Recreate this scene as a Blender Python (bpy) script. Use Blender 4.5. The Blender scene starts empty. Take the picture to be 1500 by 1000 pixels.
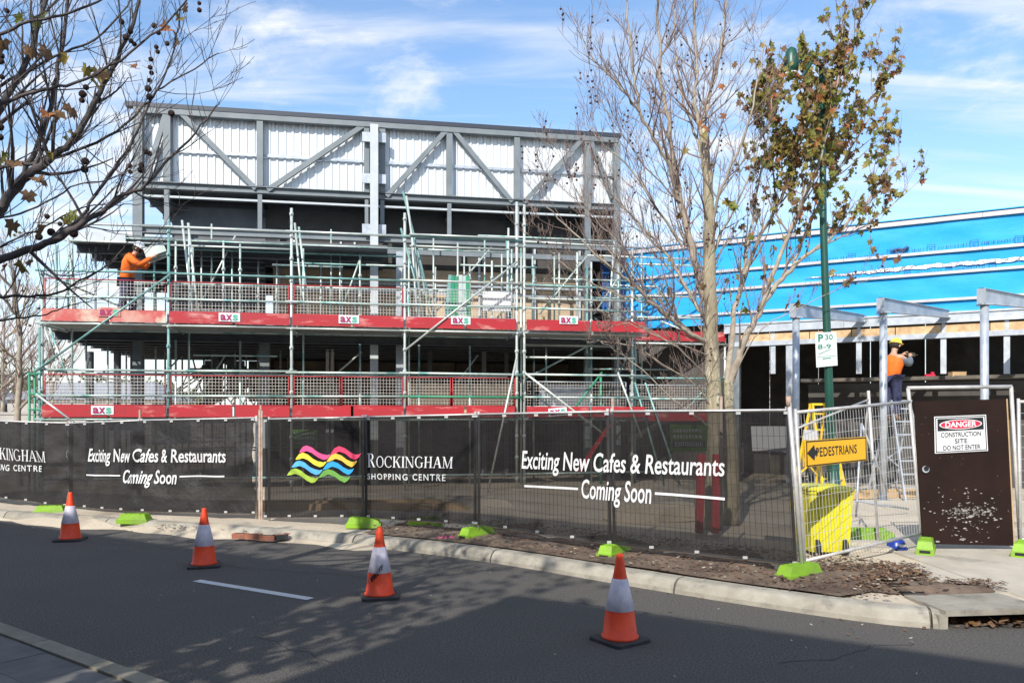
import bpy, math, random
from mathutils import Vector, Matrix, Euler
R = math.radians
rnd = random.Random(7)
scene = bpy.context.scene
COL = scene.collection

# ------------------------------------------------------------------ camera, sky, sun, exposure
F, EYE, HZ = 1150.0, 1.85, 610.0
cam_d = bpy.data.cameras.new('camera'); cam = bpy.data.objects.new('camera', cam_d); COL.objects.link(cam)
cam.location = (0, 0, EYE); cam.rotation_euler = (R(90), 0, 0)
cam_d.sensor_width = 36; cam_d.lens = 36 * F / 1500.0
cam_d.shift_y = (HZ - 500) / 1500.0
cam_d.clip_end = 3000; cam_d.clip_start = .05
scene.camera = cam

SUN_AZ, SUN_EL = R(202), R(36)        # azimuth from +Y clockwise; the sun stands behind the camera to the left
w = bpy.data.worlds.new("World"); scene.world = w; w.use_nodes = True
nt = w.node_tree; N = nt.nodes; L = nt.links
for n_ in list(N): N.remove(n_)
out = N.new('ShaderNodeOutputWorld'); bg = N.new('ShaderNodeBackground'); bg.inputs[1].default_value = .15
sky = N.new('ShaderNodeTexSky'); sky.sky_type = 'NISHITA'; sky.sun_disc = False
sky.sun_elevation = SUN_EL; sky.sun_rotation = SUN_AZ; sky.air_density = 1.1; sky.dust_density = .6; sky.ozone_density = 1.4
tc = N.new('ShaderNodeTexCoord')
sep = N.new('ShaderNodeSeparateXYZ'); L.new(tc.outputs['Generated'], sep.inputs[0])
def mth(op, a, b=None, c=None, clamp=False):
    m = N.new('ShaderNodeMath'); m.operation = op; m.use_clamp = clamp
    for i, x in enumerate((a, b, c)):
        if x is None: continue
        if isinstance(x, (int, float)): m.inputs[i].default_value = x
        else: L.new(x, m.inputs[i])
    return m.outputs[0]
zz = mth('MAXIMUM', sep.outputs[2], 0.0)
den = mth('ADD', zz, .16)
cx = mth('DIVIDE', sep.outputs[0], den); cy = mth('DIVIDE', sep.outputs[1], den)
cmb = N.new('ShaderNodeCombineXYZ'); L.new(cx, cmb.inputs[0]); L.new(cy, cmb.inputs[1])
def cloud(rot, scl, nscale, detail, dist, lo, hi, loc=(0, 0, 0), rough=.55):
    mp = N.new('ShaderNodeMapping'); mp.inputs['Rotation'].default_value = (0, 0, R(rot)); mp.inputs['Scale'].default_value = scl
    mp.inputs['Location'].default_value = loc
    L.new(cmb.outputs[0], mp.inputs[0])
    no = N.new('ShaderNodeTexNoise'); no.inputs['Scale'].default_value = nscale; no.inputs['Detail'].default_value = detail
    no.inputs['Distortion'].default_value = dist; no.inputs['Roughness'].default_value = rough
    L.new(mp.outputs[0], no.inputs[0])
    mr = N.new('ShaderNodeMapRange'); mr.interpolation_type = 'SMOOTHSTEP'; mr.inputs[1].default_value = lo; mr.inputs[2].default_value = hi
    L.new(no.outputs[0], mr.inputs[0]); return mr.outputs[0]
c1 = cloud(-32, (.30, 1.9, 1), 2.3, 9, .6, .44, .70, (1.3, .9, 0))       # long thin cirrus streaks
c2 = cloud(20, (1, 1.2, 1), 1.7, 9, .3, .50, .68, (4.9, 1.2, 0), .62)  # soft puffs
low = N.new('ShaderNodeMapRange'); low.inputs[1].default_value = .0; low.inputs[2].default_value = .27; low.inputs[3].default_value = .72; low.inputs[4].default_value = .0
L.new(sep.outputs[2], low.inputs[0])
cc = mth('ADD', mth('ADD', mth('MULTIPLY', c1, .72), mth('MULTIPLY', c2, .8)), .02)
cc = mth('ADD', cc, mth('MULTIPLY', low.outputs[0], .85), clamp=True)
cc = mth('MINIMUM', cc, .93)
mx = N.new('ShaderNodeMix'); mx.data_type = 'RGBA'
L.new(cc, mx.inputs['Factor'])
gain = N.new('ShaderNodeMix'); gain.data_type = 'RGBA'; gain.blend_type = 'MULTIPLY'; gain.inputs['Factor'].default_value = 1
L.new(sky.outputs[0], gain.inputs['A']); gain.inputs['B'].default_value = (.94, 1.08, 1.20, 1)
L.new(gain.outputs['Result'], mx.inputs['A']); mx.inputs['B'].default_value = (5.3, 5.4, 5.6, 1)
L.new(mx.outputs['Result'], bg.inputs[0]); L.new(bg.outputs[0], out.inputs[0])

sd = bpy.data.lights.new('sun', 'SUN'); sd.energy = 4.3; sd.angle = R(.53); sd.color = (1, .955, .88)
sun = bpy.data.objects.new('sun', sd); COL.objects.link(sun); sun.location = (-10, -20, 30)
SV = Vector((math.sin(SUN_AZ) * math.cos(SUN_EL), math.cos(SUN_AZ) * math.cos(SUN_EL), math.sin(SUN_EL)))   # towards the sun
sun.rotation_euler = SV.to_track_quat('Z', 'Y').to_euler()
scene.view_settings.view_transform = 'Standard'; scene.view_settings.look = 'None'
scene.view_settings.exposure = .42; scene.view_settings.gamma = 1
scene.render.engine = 'CYCLES'
scene.cycles.transparent_max_bounces = 24

# ------------------------------------------------------------------ materials
def mat(name, col, col2=None, scale=6, rough=.7, metal=0, bump=0, bscale=40, lo=.35, hi=.65, detail=6, col3=None, s3=2, lo3=.6, hi3=.72,
        alpha=None, trans=0, stretch=None, coord='Object', rndv=0, spec=.5):
    m = bpy.data.materials.new(name); m.use_nodes = True
    t = m.node_tree; n = t.nodes; l = t.links
    b = n['Principled BSDF']; o = n['Material Output']
    b.inputs['Roughness'].default_value = rough; b.inputs['Metallic'].default_value = metal; b.inputs['Specular IOR Level'].default_value = spec
    c4 = lambda c: (c[0], c[1], c[2], 1)
    tcn = n.new('ShaderNodeTexCoord'); vec = tcn.outputs[coord]
    if stretch:
        mp = n.new('ShaderNodeMapping'); mp.inputs['Scale'].default_value = stretch; l.new(vec, mp.inputs[0]); vec = mp.outputs[0]
    def noise(sc, d=detail):
        no = n.new('ShaderNodeTexNoise'); no.inputs['Scale'].default_value = sc; no.inputs['Detail'].default_value = d; no.inputs['Roughness'].default_value = .6
        l.new(vec, no.inputs[0]); return no.outputs[0]
    last = None
    if col2 is not None:
        mr = n.new('ShaderNodeMapRange'); mr.inputs[1].default_value = lo; mr.inputs[2].default_value = hi; l.new(noise(scale), mr.inputs[0])
        mi = n.new('ShaderNodeMix'); mi.data_type = 'RGBA'; l.new(mr.outputs[0], mi.inputs['Factor'])
        mi.inputs['A'].default_value = c4(col); mi.inputs['B'].default_value = c4(col2); last = mi.outputs['Result']
    if col3 is not None:
        mr = n.new('ShaderNodeMapRange'); mr.inputs[1].default_value = lo3; mr.inputs[2].default_value = hi3; l.new(noise(s3, 9), mr.inputs[0])
        mi = n.new('ShaderNodeMix'); mi.data_type = 'RGBA'; l.new(mr.outputs[0], mi.inputs['Factor'])
        if last: l.new(last, mi.inputs['A'])
        else: mi.inputs['A'].default_value = c4(col)
        mi.inputs['B'].default_value = c4(col3); last = mi.outputs['Result']
    if rndv:
        oi = n.new('ShaderNodeObjectInfo'); hs = n.new('ShaderNodeHueSaturation')
        mr = n.new('ShaderNodeMapRange'); mr.inputs[3].default_value = 1 - rndv; mr.inputs[4].default_value = 1 + rndv; l.new(oi.outputs['Random'], mr.inputs[0])
        l.new(mr.outputs[0], hs.inputs['Value'])
        if last: l.new(last, hs.inputs['Color'])
        else: hs.inputs['Color'].default_value = c4(col)
        last = hs.outputs[0]
    if last: l.new(last, b.inputs['Base Color'])
    else: b.inputs['Base Color'].default_value = c4(col)
    if bump:
        bp = n.new('ShaderNodeBump'); bp.inputs['Strength'].default_value = min(1, bump); bp.inputs['Distance'].default_value = .02 * max(1, bump)
        l.new(noise(bscale, 5), bp.inputs['Height']); l.new(bp.outputs[0], b.inputs['Normal'])
    sh = b.outputs[0]
    if trans:
        tr = n.new('ShaderNodeBsdfTranslucent')
        if last: l.new(last, tr.inputs[0])
        else: tr.inputs[0].default_value = c4(col)
        ms = n.new('ShaderNodeMixShader'); ms.inputs[0].default_value = trans; l.new(sh, ms.inputs[1]); l.new(tr.outputs[0], ms.inputs[2]); sh = ms.outputs[0]
    if alpha is not None:
        tp = n.new('ShaderNodeBsdfTransparent'); ms = n.new('ShaderNodeMixShader'); ms.inputs[0].default_value = alpha
        l.new(tp.outputs[0], ms.inputs[1]); l.new(sh, ms.inputs[2]); sh = ms.outputs[0]
    l.new(sh, o.inputs[0])
    return m

M = dict(
 asphalt=mat('asphalt', (.062, .056, .050), (.185, .170, .150), 60, .92, bump=1.0, bscale=120, lo=.40, hi=.68, col3=(.096, .088, .080), s3=.8, lo3=.46, hi3=.70, detail=8),
 line=mat('road_paint', (.55, .56, .57), (.16, .16, .17), 9, .7, lo=.6, hi=.8, bump=.4, bscale=120),
 kerb=mat('kerb_concrete', (.36, .33, .27), (.25, .225, .18), 3.5, .85, bump=.5, bscale=90, col3=(.15, .135, .115), s3=5, lo3=.54, hi3=.74, rndv=.10),
 kerb_n=mat('dark_near_kerb', (.25, .225, .17), (.17, .155, .125), 4, .9, bump=.4, bscale=90, rndv=.08),  # darker, yellower tone than the far kerb
 concrete=mat('concrete', (.50, .445, .36), (.40, .355, .285), 2.2, .85, bump=.3, bscale=120, col3=(.22, .2, .17), s3=1.4, lo3=.55, hi3=.7),
 paver=mat('paver_stone', (.14, .13, .125), (.10, .095, .092), 4, .8, bump=.3, bscale=120, rndv=.12),
 sand=mat('sand', (.54, .465, .355), (.42, .35, .26), .9, .95, bump=1, bscale=18, col3=(.24, .19, .145), s3=.6, lo3=.56, hi3=.72),
 mulch=mat('mulch_soil', (.085, .055, .038), (.19, .135, .095), 3.2, .95, bump=1.5, bscale=30, col3=(.24, .185, .13), s3=1.1, lo3=.52, hi3=.66),
 chip=mat('bark_chip', (.14, .075, .04), (.055, .033, .022), 3, .9, rndv=.3),
 chip2=mat('dry_leaf_litter', (.20, .115, .06), (.11, .06, .035), 5, .8),
 chip3=mat('pale_chips', (.42, .37, .3), (.3, .24, .18), 5, .9),
 grass=mat('grass', (.07, .13, .03), (.12, .17, .05), 5, .8),
 steel=mat('painted_steel', (.14, .165, .178), (.19, .213, .225), 2, .55, metal=.0, bump=.05),
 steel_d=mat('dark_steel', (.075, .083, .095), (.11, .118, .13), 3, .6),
 capping=mat('dark_capping', (.035, .04, .055), None, rough=.4),
 white_steel=mat('white_painted_steel', (.50, .53, .54), (.42, .45, .47), 3, .5),
 galv=mat('galvanised_steel', (.50, .53, .56), (.36, .39, .43), 5, .42, metal=.35, bump=.05, bscale=20),
 clad=mat('white_sheet_cladding', (.66, .68, .69), (.61, .64, .66), .8, .35, metal=.1),
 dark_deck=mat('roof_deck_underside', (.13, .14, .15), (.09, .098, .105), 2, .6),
 louvre=mat('silver_louvre', (.55, .57, .6), (.35, .37, .4), 2, .3, metal=.6),
 tube=mat('scaffold_tube', (.50, .58, .53), (.16, .36, .33), 2.6, .42, metal=.3, lo=.5, hi=.62, rndv=.12, col3=(.30, .25, .19), s3=7, lo3=.66, hi3=.74),
 tube_p=mat('scaffold_tube_pale', (.60, .63, .58), (.42, .47, .44), 3, .42, metal=.3, rndv=.12, col3=(.3, .22, .15), s3=6, lo3=.66, hi3=.74),
 tube_t=mat('scaffold_tube_teal', (.12, .29, .275), (.27, .42, .39), 3, .45, metal=.2, rndv=.15),
 tube_g=mat('scaffold_tube_green', (.02, .22, .11), (.05, .30, .17), 3, .45),
 toe=mat('red_toe_board', (.42, .014, .024), (.34, .02, .026), 2, .55, bump=.08, col3=(.62, .30, .27), s3=2.2, lo3=.55, hi3=.72, stretch=(.7, .7, 2.5)),
 toe_w=mat('bleached_toe_board', (.50, .09, .08), (.56, .30, .24), 1.3, .65, lo=.42, hi=.58, col3=(.62, .52, .40), s3=2, lo3=.5, hi3=.62),
 red=mat('red_guard_frame', (.38, .03, .035), (.38, .03, .04), 5, .5),
 wire=mat('guard_wire', (.58, .54, .48), (.40, .34, .30), 8, .5, metal=.3),
 plank=mat('scaffold_plank', (.30, .31, .30), (.2, .2, .19), 3, .6, rndv=.15),
 ply=mat('plywood', (.55, .42, .28), (.42, .31, .2), 2.5, .75, stretch=(.6, .6, 6), rndv=.1),
 osb=mat('insulation_board', (.62, .43, .24), (.40, .25, .13), 5, .8, bump=.8, bscale=12, lo=.4, hi=.7),
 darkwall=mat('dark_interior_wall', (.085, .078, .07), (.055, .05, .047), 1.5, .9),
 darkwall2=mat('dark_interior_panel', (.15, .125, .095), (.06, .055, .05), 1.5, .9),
 blue=mat('blue_wrap', (.012, .31, .70), (.015, .345, .74), 1.2, .55, spec=.3, bump=.45, bscale=2.2, stretch=(1.2, 1.2, 2.2), detail=3),
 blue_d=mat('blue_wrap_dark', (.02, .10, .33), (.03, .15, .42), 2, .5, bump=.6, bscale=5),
 ink=mat('navy_ink', (.01, .05, .16), None, rough=.6),
 batten=mat('top_hat_batten', (.50, .48, .49), (.40, .38, .40), 2, .5, metal=.2),
 tape=mat('silver_foil_tape', (.62, .60, .60), (.3, .28, .29), 9, .25, metal=.6, bump=1, bscale=14, stretch=(1, 1, 3)),
 fence=mat('galvanised_fence_tube', (.60, .58, .55), (.42, .40, .38), 6, .5, metal=.3, col3=(.30, .15, .08), s3=5, lo3=.62, hi3=.72),
 rust=mat('rusty_tube', (.33, .19, .12), (.5, .42, .36), 5, .7),
 fwire=mat('fence_wire', (.50, .50, .49), None, rough=.5, metal=.3),
 wire_d=mat('dull_fence_wire', (.16, .15, .14), None, rough=.6),
 cloth=mat('black_shade_cloth', (.010, .009, .009), (.018, .016, .016), 1.6, .8, bump=1.2, bscale=5, alpha=.85, spec=.2),
 cloth_s=mat('sheer_shade_cloth', (.010, .009, .009), (.018, .016, .016), 1.6, .8, bump=1.2, bscale=5, alpha=.80, spec=.2),
 cloth_o=mat('black_banner_cloth', (.011, .010, .0105), (.024, .022, .0225), 1.3, .6, spec=.35, bump=2.2, bscale=3.2, alpha=.95, detail=4),
 white=mat('white_print', (.66, .66, .66), None, rough=.6),
 pink=mat('print_pink', (.78, .09, .26), None, rough=.6), yellowp=mat('print_yellow', (.85, .66, .06), None, rough=.6),
 bluep=mat('print_blue', (.10, .42, .76), None, rough=.6), greenp=mat('print_green', (.33, .48, .05), None, rough=.6),
 pink2=mat('print_rose', (.70, .05, .13), None, rough=.6), yellow2=mat('print_amber', (.82, .50, .07), None, rough=.6),
 blue2=mat('print_azure', (.03, .33, .70), None, rough=.6), green2=mat('print_leaf_green', (.14, .33, .06), None, rough=.6),
 foot=mat('lime_plastic', (.22, .41, .018), (.17, .32, .018), 6, .6, col3=(.22, .25, .12), s3=7, lo3=.54, hi3=.78, rndv=.1),
 orange=mat('cone_orange', (.86, .068, .008), (.72, .050, .008), 7, .5, col3=(.35, .05, .02), s3=12, lo3=.62, hi3=.78),
 refl=mat('reflective_white', (.74, .68, .74), (.48, .45, .52), 7, .4),
 rubber=mat('black_rubber', (.02, .02, .022), (.04, .04, .04), 8, .7),
 binm=mat('bin_yellow', (.68, .62, .01), (.60, .54, .01), 3, .45, col3=(.08, .075, .02), s3=3.4, lo3=.66, hi3=.72),
 yl=mat('yellow_fibreglass', (.75, .50, .02), None, rough=.5),
 signy=mat('sign_amber', (.85, .45, .01), None, rough=.45),
 black=mat('black_print', (.012, .012, .014), None, rough=.5),
 signr=mat('sign_red', (.62, .02, .06), None, rough=.5),
 axs_p=mat('print_maroon', (.30, .01, .09), None, rough=.6), axs_g=mat('print_sea_green', (.08, .38, .28), None, rough=.6),
 door=mat('brown_plywood', (.024, .012, .0095), (.016, .009, .0075), 2, .85, bump=.1, spec=.15),
 scuff=mat('white_scuff', (.42, .40, .38), (.14, .12, .11), 30, .8),
 timber=mat('raw_timber', (.50, .34, .17), (.40, .26, .13), 4, .7),
 pole=mat('dark_green_pole', (.010, .075, .050), (.012, .060, .042), 3, .4),
 signg=mat('sign_green', (.02, .20, .12), None, rough=.5),
 signg2=mat('sign_mid_green', (.14, .34, .06), None, rough=.5),
 signfade=mat('sign_faded_white', (.72, .76, .74), (.55, .62, .6), 14, .6),
 bark=mat('pale_plane_bark', (.42, .36, .24), (.20, .165, .11), 5, .85, bump=.8, bscale=30, stretch=(1, 1, .35), col3=(.50, .45, .32), s3=7, lo3=.55, hi3=.66),
 bark_m=mat('limb_bark', (.42, .36, .28), (.26, .21, .165), 6, .85),
 bark_t=mat('twig_bark', (.27, .20, .17), (.20, .14, .12), 6, .85),
 bark_d=mat('dark_bark', (.062, .052, .054), (.115, .098, .092), 7, .9, bump=.6, bscale=25),
 ball=mat('seed_ball', (.07, .035, .028), (.11, .06, .045), 60, .95, bump=1, bscale=150),
 lf_g=mat('leaf_green', (.13, .17, .025), (.26, .25, .05), 9, .6, trans=.35), lf_o=mat('leaf_olive', (.19, .17, .035), (.34, .25, .055), 9, .6, trans=.3),
 lf_y=mat('leaf_ochre', (.32, .235, .05), (.22, .15, .035), 9, .6, trans=.3), lf_b=mat('leaf_brown', (.22, .12, .045), (.12, .065, .03), 9, .7, trans=.25),
 lf_r=mat('leaf_rust', (.45, .17, .05), (.26, .09, .03), 9, .7, trans=.3),
 lf_far=mat('far_foliage', (.035, .06, .02), (.08, .10, .035), 2, .8),
 brick=mat('red_brick', (.32, .12, .07), (.22, .09, .06), 12, .9, bump=.4, bscale=60, rndv=.2),
 skin=mat('skin', (.48, .27, .18), None, rough=.5),
 hv=mat('hi_vis_orange', (.88, .17, .01), (.75, .13, .01), 8, .75), navy=mat('navy_workwear', (.045, .05, .11), (.03, .033, .08), 8, .85),
 grey_c=mat('grey_cloth', (.14, .16, .19), (.1, .12, .14), 8, .85), boot=mat('boot_leather', (.12, .07, .04), None, rough=.7),
 hat_w=mat('white_hard_hat', (.8, .8, .78), None, rough=.3), hat_y=mat('yellow_hard_hat', (.8, .6, .08), None, rough=.3),
 hair=mat('dark_hair', (.02, .015, .01), None, rough=.8),
 blueobj=mat('blue_plastic', (.02, .05, .34), (.01, .03, .2), 5, .3),
 render=mat('painted_render_wall', (.42, .40, .37), (.34, .32, .3), 1.5, .9), roof=mat('roof_sheet', (.25, .26, .28), None, rough=.5),
 tool=mat('power_tool_black', (.03, .03, .03), (.1, .08, .03), 20, .5),
)

# ------------------------------------------------------------------ mesh builder
class MB:
    def __init__(s): s.v = []; s.f = []; s.m = []
    def face(s, pts, mi=0):
        i = len(s.v); s.v += [tuple(p) for p in pts]; s.f.append(tuple(range(i, i + len(pts)))); s.m.append(mi); return s
    def box(s, c, size, ax=None, mi=0, taper=1):
        X, Y, Z = ax if ax else (Vector((1, 0, 0)), Vector((0, 1, 0)), Vector((0, 0, 1)))
        c = Vector(c); i = len(s.v); a, b, d = size[0] / 2, size[1] / 2, size[2] / 2
        for k in (-1, 1):
            tp = taper if k == 1 else 1
            for p, q in ((-1, -1), (1, -1), (1, 1), (-1, 1)):
                s.v.append(tuple(c + X * (p * a * tp) + Y * (q * b * tp) + Z * (k * d)))
        for q in ((0, 3, 2, 1), (4, 5, 6, 7), (0, 1, 5, 4), (1, 2, 6, 5), (2, 3, 7, 6), (3, 0, 4, 7)):
            s.f.append(tuple(i + j for j in q)); s.m.append(mi)
        return s
    def bar(s, p, q, wd, h, up=(0, 0, 1), mi=0):
        p = Vector(p); q = Vector(q); d = q - p; ln = d.length
        if ln < 1e-6: return s
        X = d / ln; Z = Vector(up); Y = Z.cross(X)
        if Y.length < 1e-4: Y = Vector((0, 1, 0)).cross(X)
        Y.normalize(); Z = X.cross(Y)
        return s.box((p + q) / 2, (ln, wd, h), (X, Y, Z), mi)
    def ibeam(s, p, q, wd, h, up=(0, 0, 1), mi=0, ft=.018, wt=.012):
        p = Vector(p); q = Vector(q); d = q - p; ln = d.length; X = d / ln; Z = Vector(up); Y = Z.cross(X); Y.normalize(); Z = X.cross(Y); c = (p + q) / 2
        s.box(c + Z * (h / 2 - ft / 2), (ln, wd, ft), (X, Y, Z), mi); s.box(c - Z * (h / 2 - ft / 2), (ln, wd, ft), (X, Y, Z), mi)
        s.box(c, (ln, wt, h - 2 * ft), (X, Y, Z), mi); return s
    def path(s, pts, rad, n=8, mi=0, cap=True):
        pts = [Vector(p) for p in pts]; k = len(pts)
        if not isinstance(rad, (list, tuple)): rad = [rad] * k
        i0 = len(s.v); prev = None
        for j in range(k):
            t = (pts[min(j + 1, k - 1)] - pts[max(j - 1, 0)])
            if t.length < 1e-7: t = Vector((0, 0, 1))
            t.normalize()
            if prev is None:
                a = Vector((1, 0, 0)) if abs(t.x) < .8 else Vector((0, 1, 0)); u = t.cross(a)
            else: u = prev - t * prev.dot(t)
            if u.length < 1e-5: u = t.cross(Vector((.3, .8, .5)))
            u.normalize(); prev = u; v2 = t.cross(u)
            for q in range(n):
                an = 2 * math.pi * q / n; s.v.append(tuple(pts[j] + (u * math.cos(an) + v2 * math.sin(an)) * rad[j]))
        for j in range(k - 1):
            for q in range(n):
                a = i0 + j * n + q; b = i0 + j * n + (q + 1) % n
                s.f.append((a, b, b + n, a + n)); s.m.append(mi)
        if cap:
            s.f.append(tuple(i0 + q for q in reversed(range(n)))); s.m.append(mi)
            s.f.append(tuple(i0 + (k - 1) * n + q for q in range(n))); s.m.append(mi)
        return s
    def tube(s, p, q, r, n=8, mi=0): return s.path([p, q], r, n, mi)
    def lathe(s, c, prof, n=20, mi=0, ax=None):
        c = Vector(c); X, Y, Z = ax if ax else (Vector((1, 0, 0)), Vector((0, 1, 0)), Vector((0, 0, 1))); i0 = len(s.v)
        for r_, z in prof:
            for q in range(n):
                an = 2 * math.pi * q / n; s.v.append(tuple(c + X * (r_ * math.cos(an)) + Y * (r_ * math.sin(an)) + Z * z))
        for j in range(len(prof) - 1):
            for q in range(n):
                a = i0 + j * n + q; b = i0 + j * n + (q + 1) % n
                s.f.append((a, b, b + n, a + n)); s.m.append(mi)
        s.f.append(tuple(i0 + q for q in reversed(range(n)))); s.m.append(mi)
        s.f.append(tuple(i0 + (len(prof) - 1) * n + q for q in range(n))); s.m.append(mi)
        return s
    def data(s, name, mats, o=Vector((0, 0, 0)), smooth=False):
        me = bpy.data.meshes.new(name); me.from_pydata([(x - o.x, y - o.y, z - o.z) for x, y, z in s.v], [], s.f)
        for m_ in (mats if isinstance(mats, (list, tuple)) else [mats]): me.materials.append(M[m_] if isinstance(m_, str) else m_)
        me.polygons.foreach_set('material_index', s.m)
        if smooth: me.polygons.foreach_set('use_smooth', [True] * len(s.f))
        me.update(); return me

ORG = {}
def link(name, me, parent=None, loc=(0, 0, 0), rot=None, scale=None, mw=None):
    o = bpy.data.objects.new(name, me); COL.objects.link(o)
    if mw is not None: o.matrix_local = mw
    else:
        o.location = loc
        if rot: o.rotation_euler = rot
        if scale: o.scale = scale
    if parent: o.parent = parent
    return o
def tag(o, label=None, cat=None, group=None, kind=None):
    if label: o['label'] = label
    if cat: o['category'] = cat
    if group: o['group'] = group
    if kind: o['kind'] = kind
    return o
def thing(name, loc, label, cat, group=None):
    o = bpy.data.objects.new(name, None); COL.objects.link(o); o.location = loc; o.empty_display_size = .2
    ORG[o] = Vector(loc); return tag(o, label, cat, group)
def part(name, mb, mats, parent, smooth=False, kind=None, label=None):
    org = ORG[parent]; o = link(name, mb.data(name, mats, org, smooth), parent); ORG[o] = org
    if kind: o['kind'] = kind
    if label: o['label'] = label
    return o
def solo(name, mb, mats, label=None, cat=None, group=None, kind=None, org=None, smooth=False):
    if org is None:
        xs = [v[0] for v in mb.v]; ys = [v[1] for v in mb.v]; zs = [v[2] for v in mb.v]
        org = Vector(((min(xs) + max(xs)) / 2, (min(ys) + max(ys)) / 2, min(zs)))
    o = link(name, mb.data(name, mats, org, smooth), None, org); ORG[o] = org; return tag(o, label, cat, group, kind)
def copy_tree(root, loc, rz=None, label=None):
    r_ = root.copy(); COL.objects.link(r_); r_.location = loc
    if rz is not None: r_.rotation_euler = (0, 0, rz)
    if label: r_['label'] = label
    for ch in list(root.children):
        c = ch.copy(); COL.objects.link(c); c.parent = r_
        for g in list(ch.children):
            d = g.copy(); COL.objects.link(d); d.parent = c
    return r_

def W(u, v, Y): return Vector(((u - 750) / F * Y, Y, EYE - (v - HZ) / F * Y))
def G(u, v, z=0.0): Y = F * (EYE - z) / (v - HZ); return Vector(((u - 750) / F * Y, Y, z))
class Frame:      # a vertical facade: s runs along it, t away from the street, z up
    def __init__(f, Y0, m):
        a = math.atan(m); f.d = Vector((math.cos(a), math.sin(a), 0)); f.n = Vector((-math.sin(a), math.cos(a), 0)); f.p0 = Vector((0, Y0, 0)); f.rz = a
    def st(f, u, v, t=0):
        k = (u - 750) / F; Y = (t + f.n.y * f.p0.y) / (f.n.x * k + f.n.y); P = Vector((k * Y, Y, 0)) - f.p0
        return P.dot(f.d), EYE - (v - HZ) / F * Y
    def P(f, s, t, z): return f.p0 + f.d * s + f.n * t + Vector((0, 0, z))
    def px(f, u, v, t=0): s, z = f.st(u, v, t); return f.P(s, t, z)
    def box(f, mb, s0, s1, t0, t1, z0, z1, mi=0):
        return mb.box(f.P((s0 + s1) / 2, (t0 + t1) / 2, (z0 + z1) / 2), (abs(s1 - s0), abs(t1 - t0), abs(z1 - z0)), (f.d, f.n, Vector((0, 0, 1))), mi)
FA = Frame(18.5, .178)      # scaffold face and steel framed building
FB = Frame(23.6, -.55)      # blue wrapped building
Z = Vector((0, 0, 1))

def text_mesh(body, bold=0.0, shear=0.0, spacing=1.0):
    cu = bpy.data.curves.new('lettering', 'FONT'); cu.body = body; cu.offset = bold; cu.shear = shear; cu.resolution_u = 3; cu.space_character = spacing
    o = bpy.data.objects.new('lettering', cu); COL.objects.link(o)
    bpy.context.view_layer.update()
    me = bpy.data.meshes.new_from_object(o.evaluated_get(bpy.context.evaluated_depsgraph_get()))
    vs = [tuple(v.co) for v in me.vertices]; fs = [tuple(p.vertices) for p in me.polygons]
    bpy.data.objects.remove(o); bpy.data.curves.remove(cu); bpy.data.meshes.remove(me)
    x0 = min(v[0] for v in vs); x1 = max(v[0] for v in vs)
    return [((v[0] - x0) / (x1 - x0), v[1]) for v in vs], fs     # x in 0..1, y in cap-height-ish units
CAP = .729   # capital height of the built-in font, measured below
_t, _f = text_mesh('H'); CAP = max(v[1] for v in _t)
def put_text(mb, body, fn, bold=0, shear=0, spacing=1, mi=0):
    """fn(x01, ycap) -> world point; ycap is 0 at the base line and 1 at capital height"""
    vs, fs = text_mesh(body, bold, shear, spacing); i = len(mb.v)
    mb.v += [tuple(fn(x, y / CAP)) for x, y in vs]
    for f in fs: mb.f.append(tuple(i + j for j in f)); mb.m.append(mi)

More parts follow.
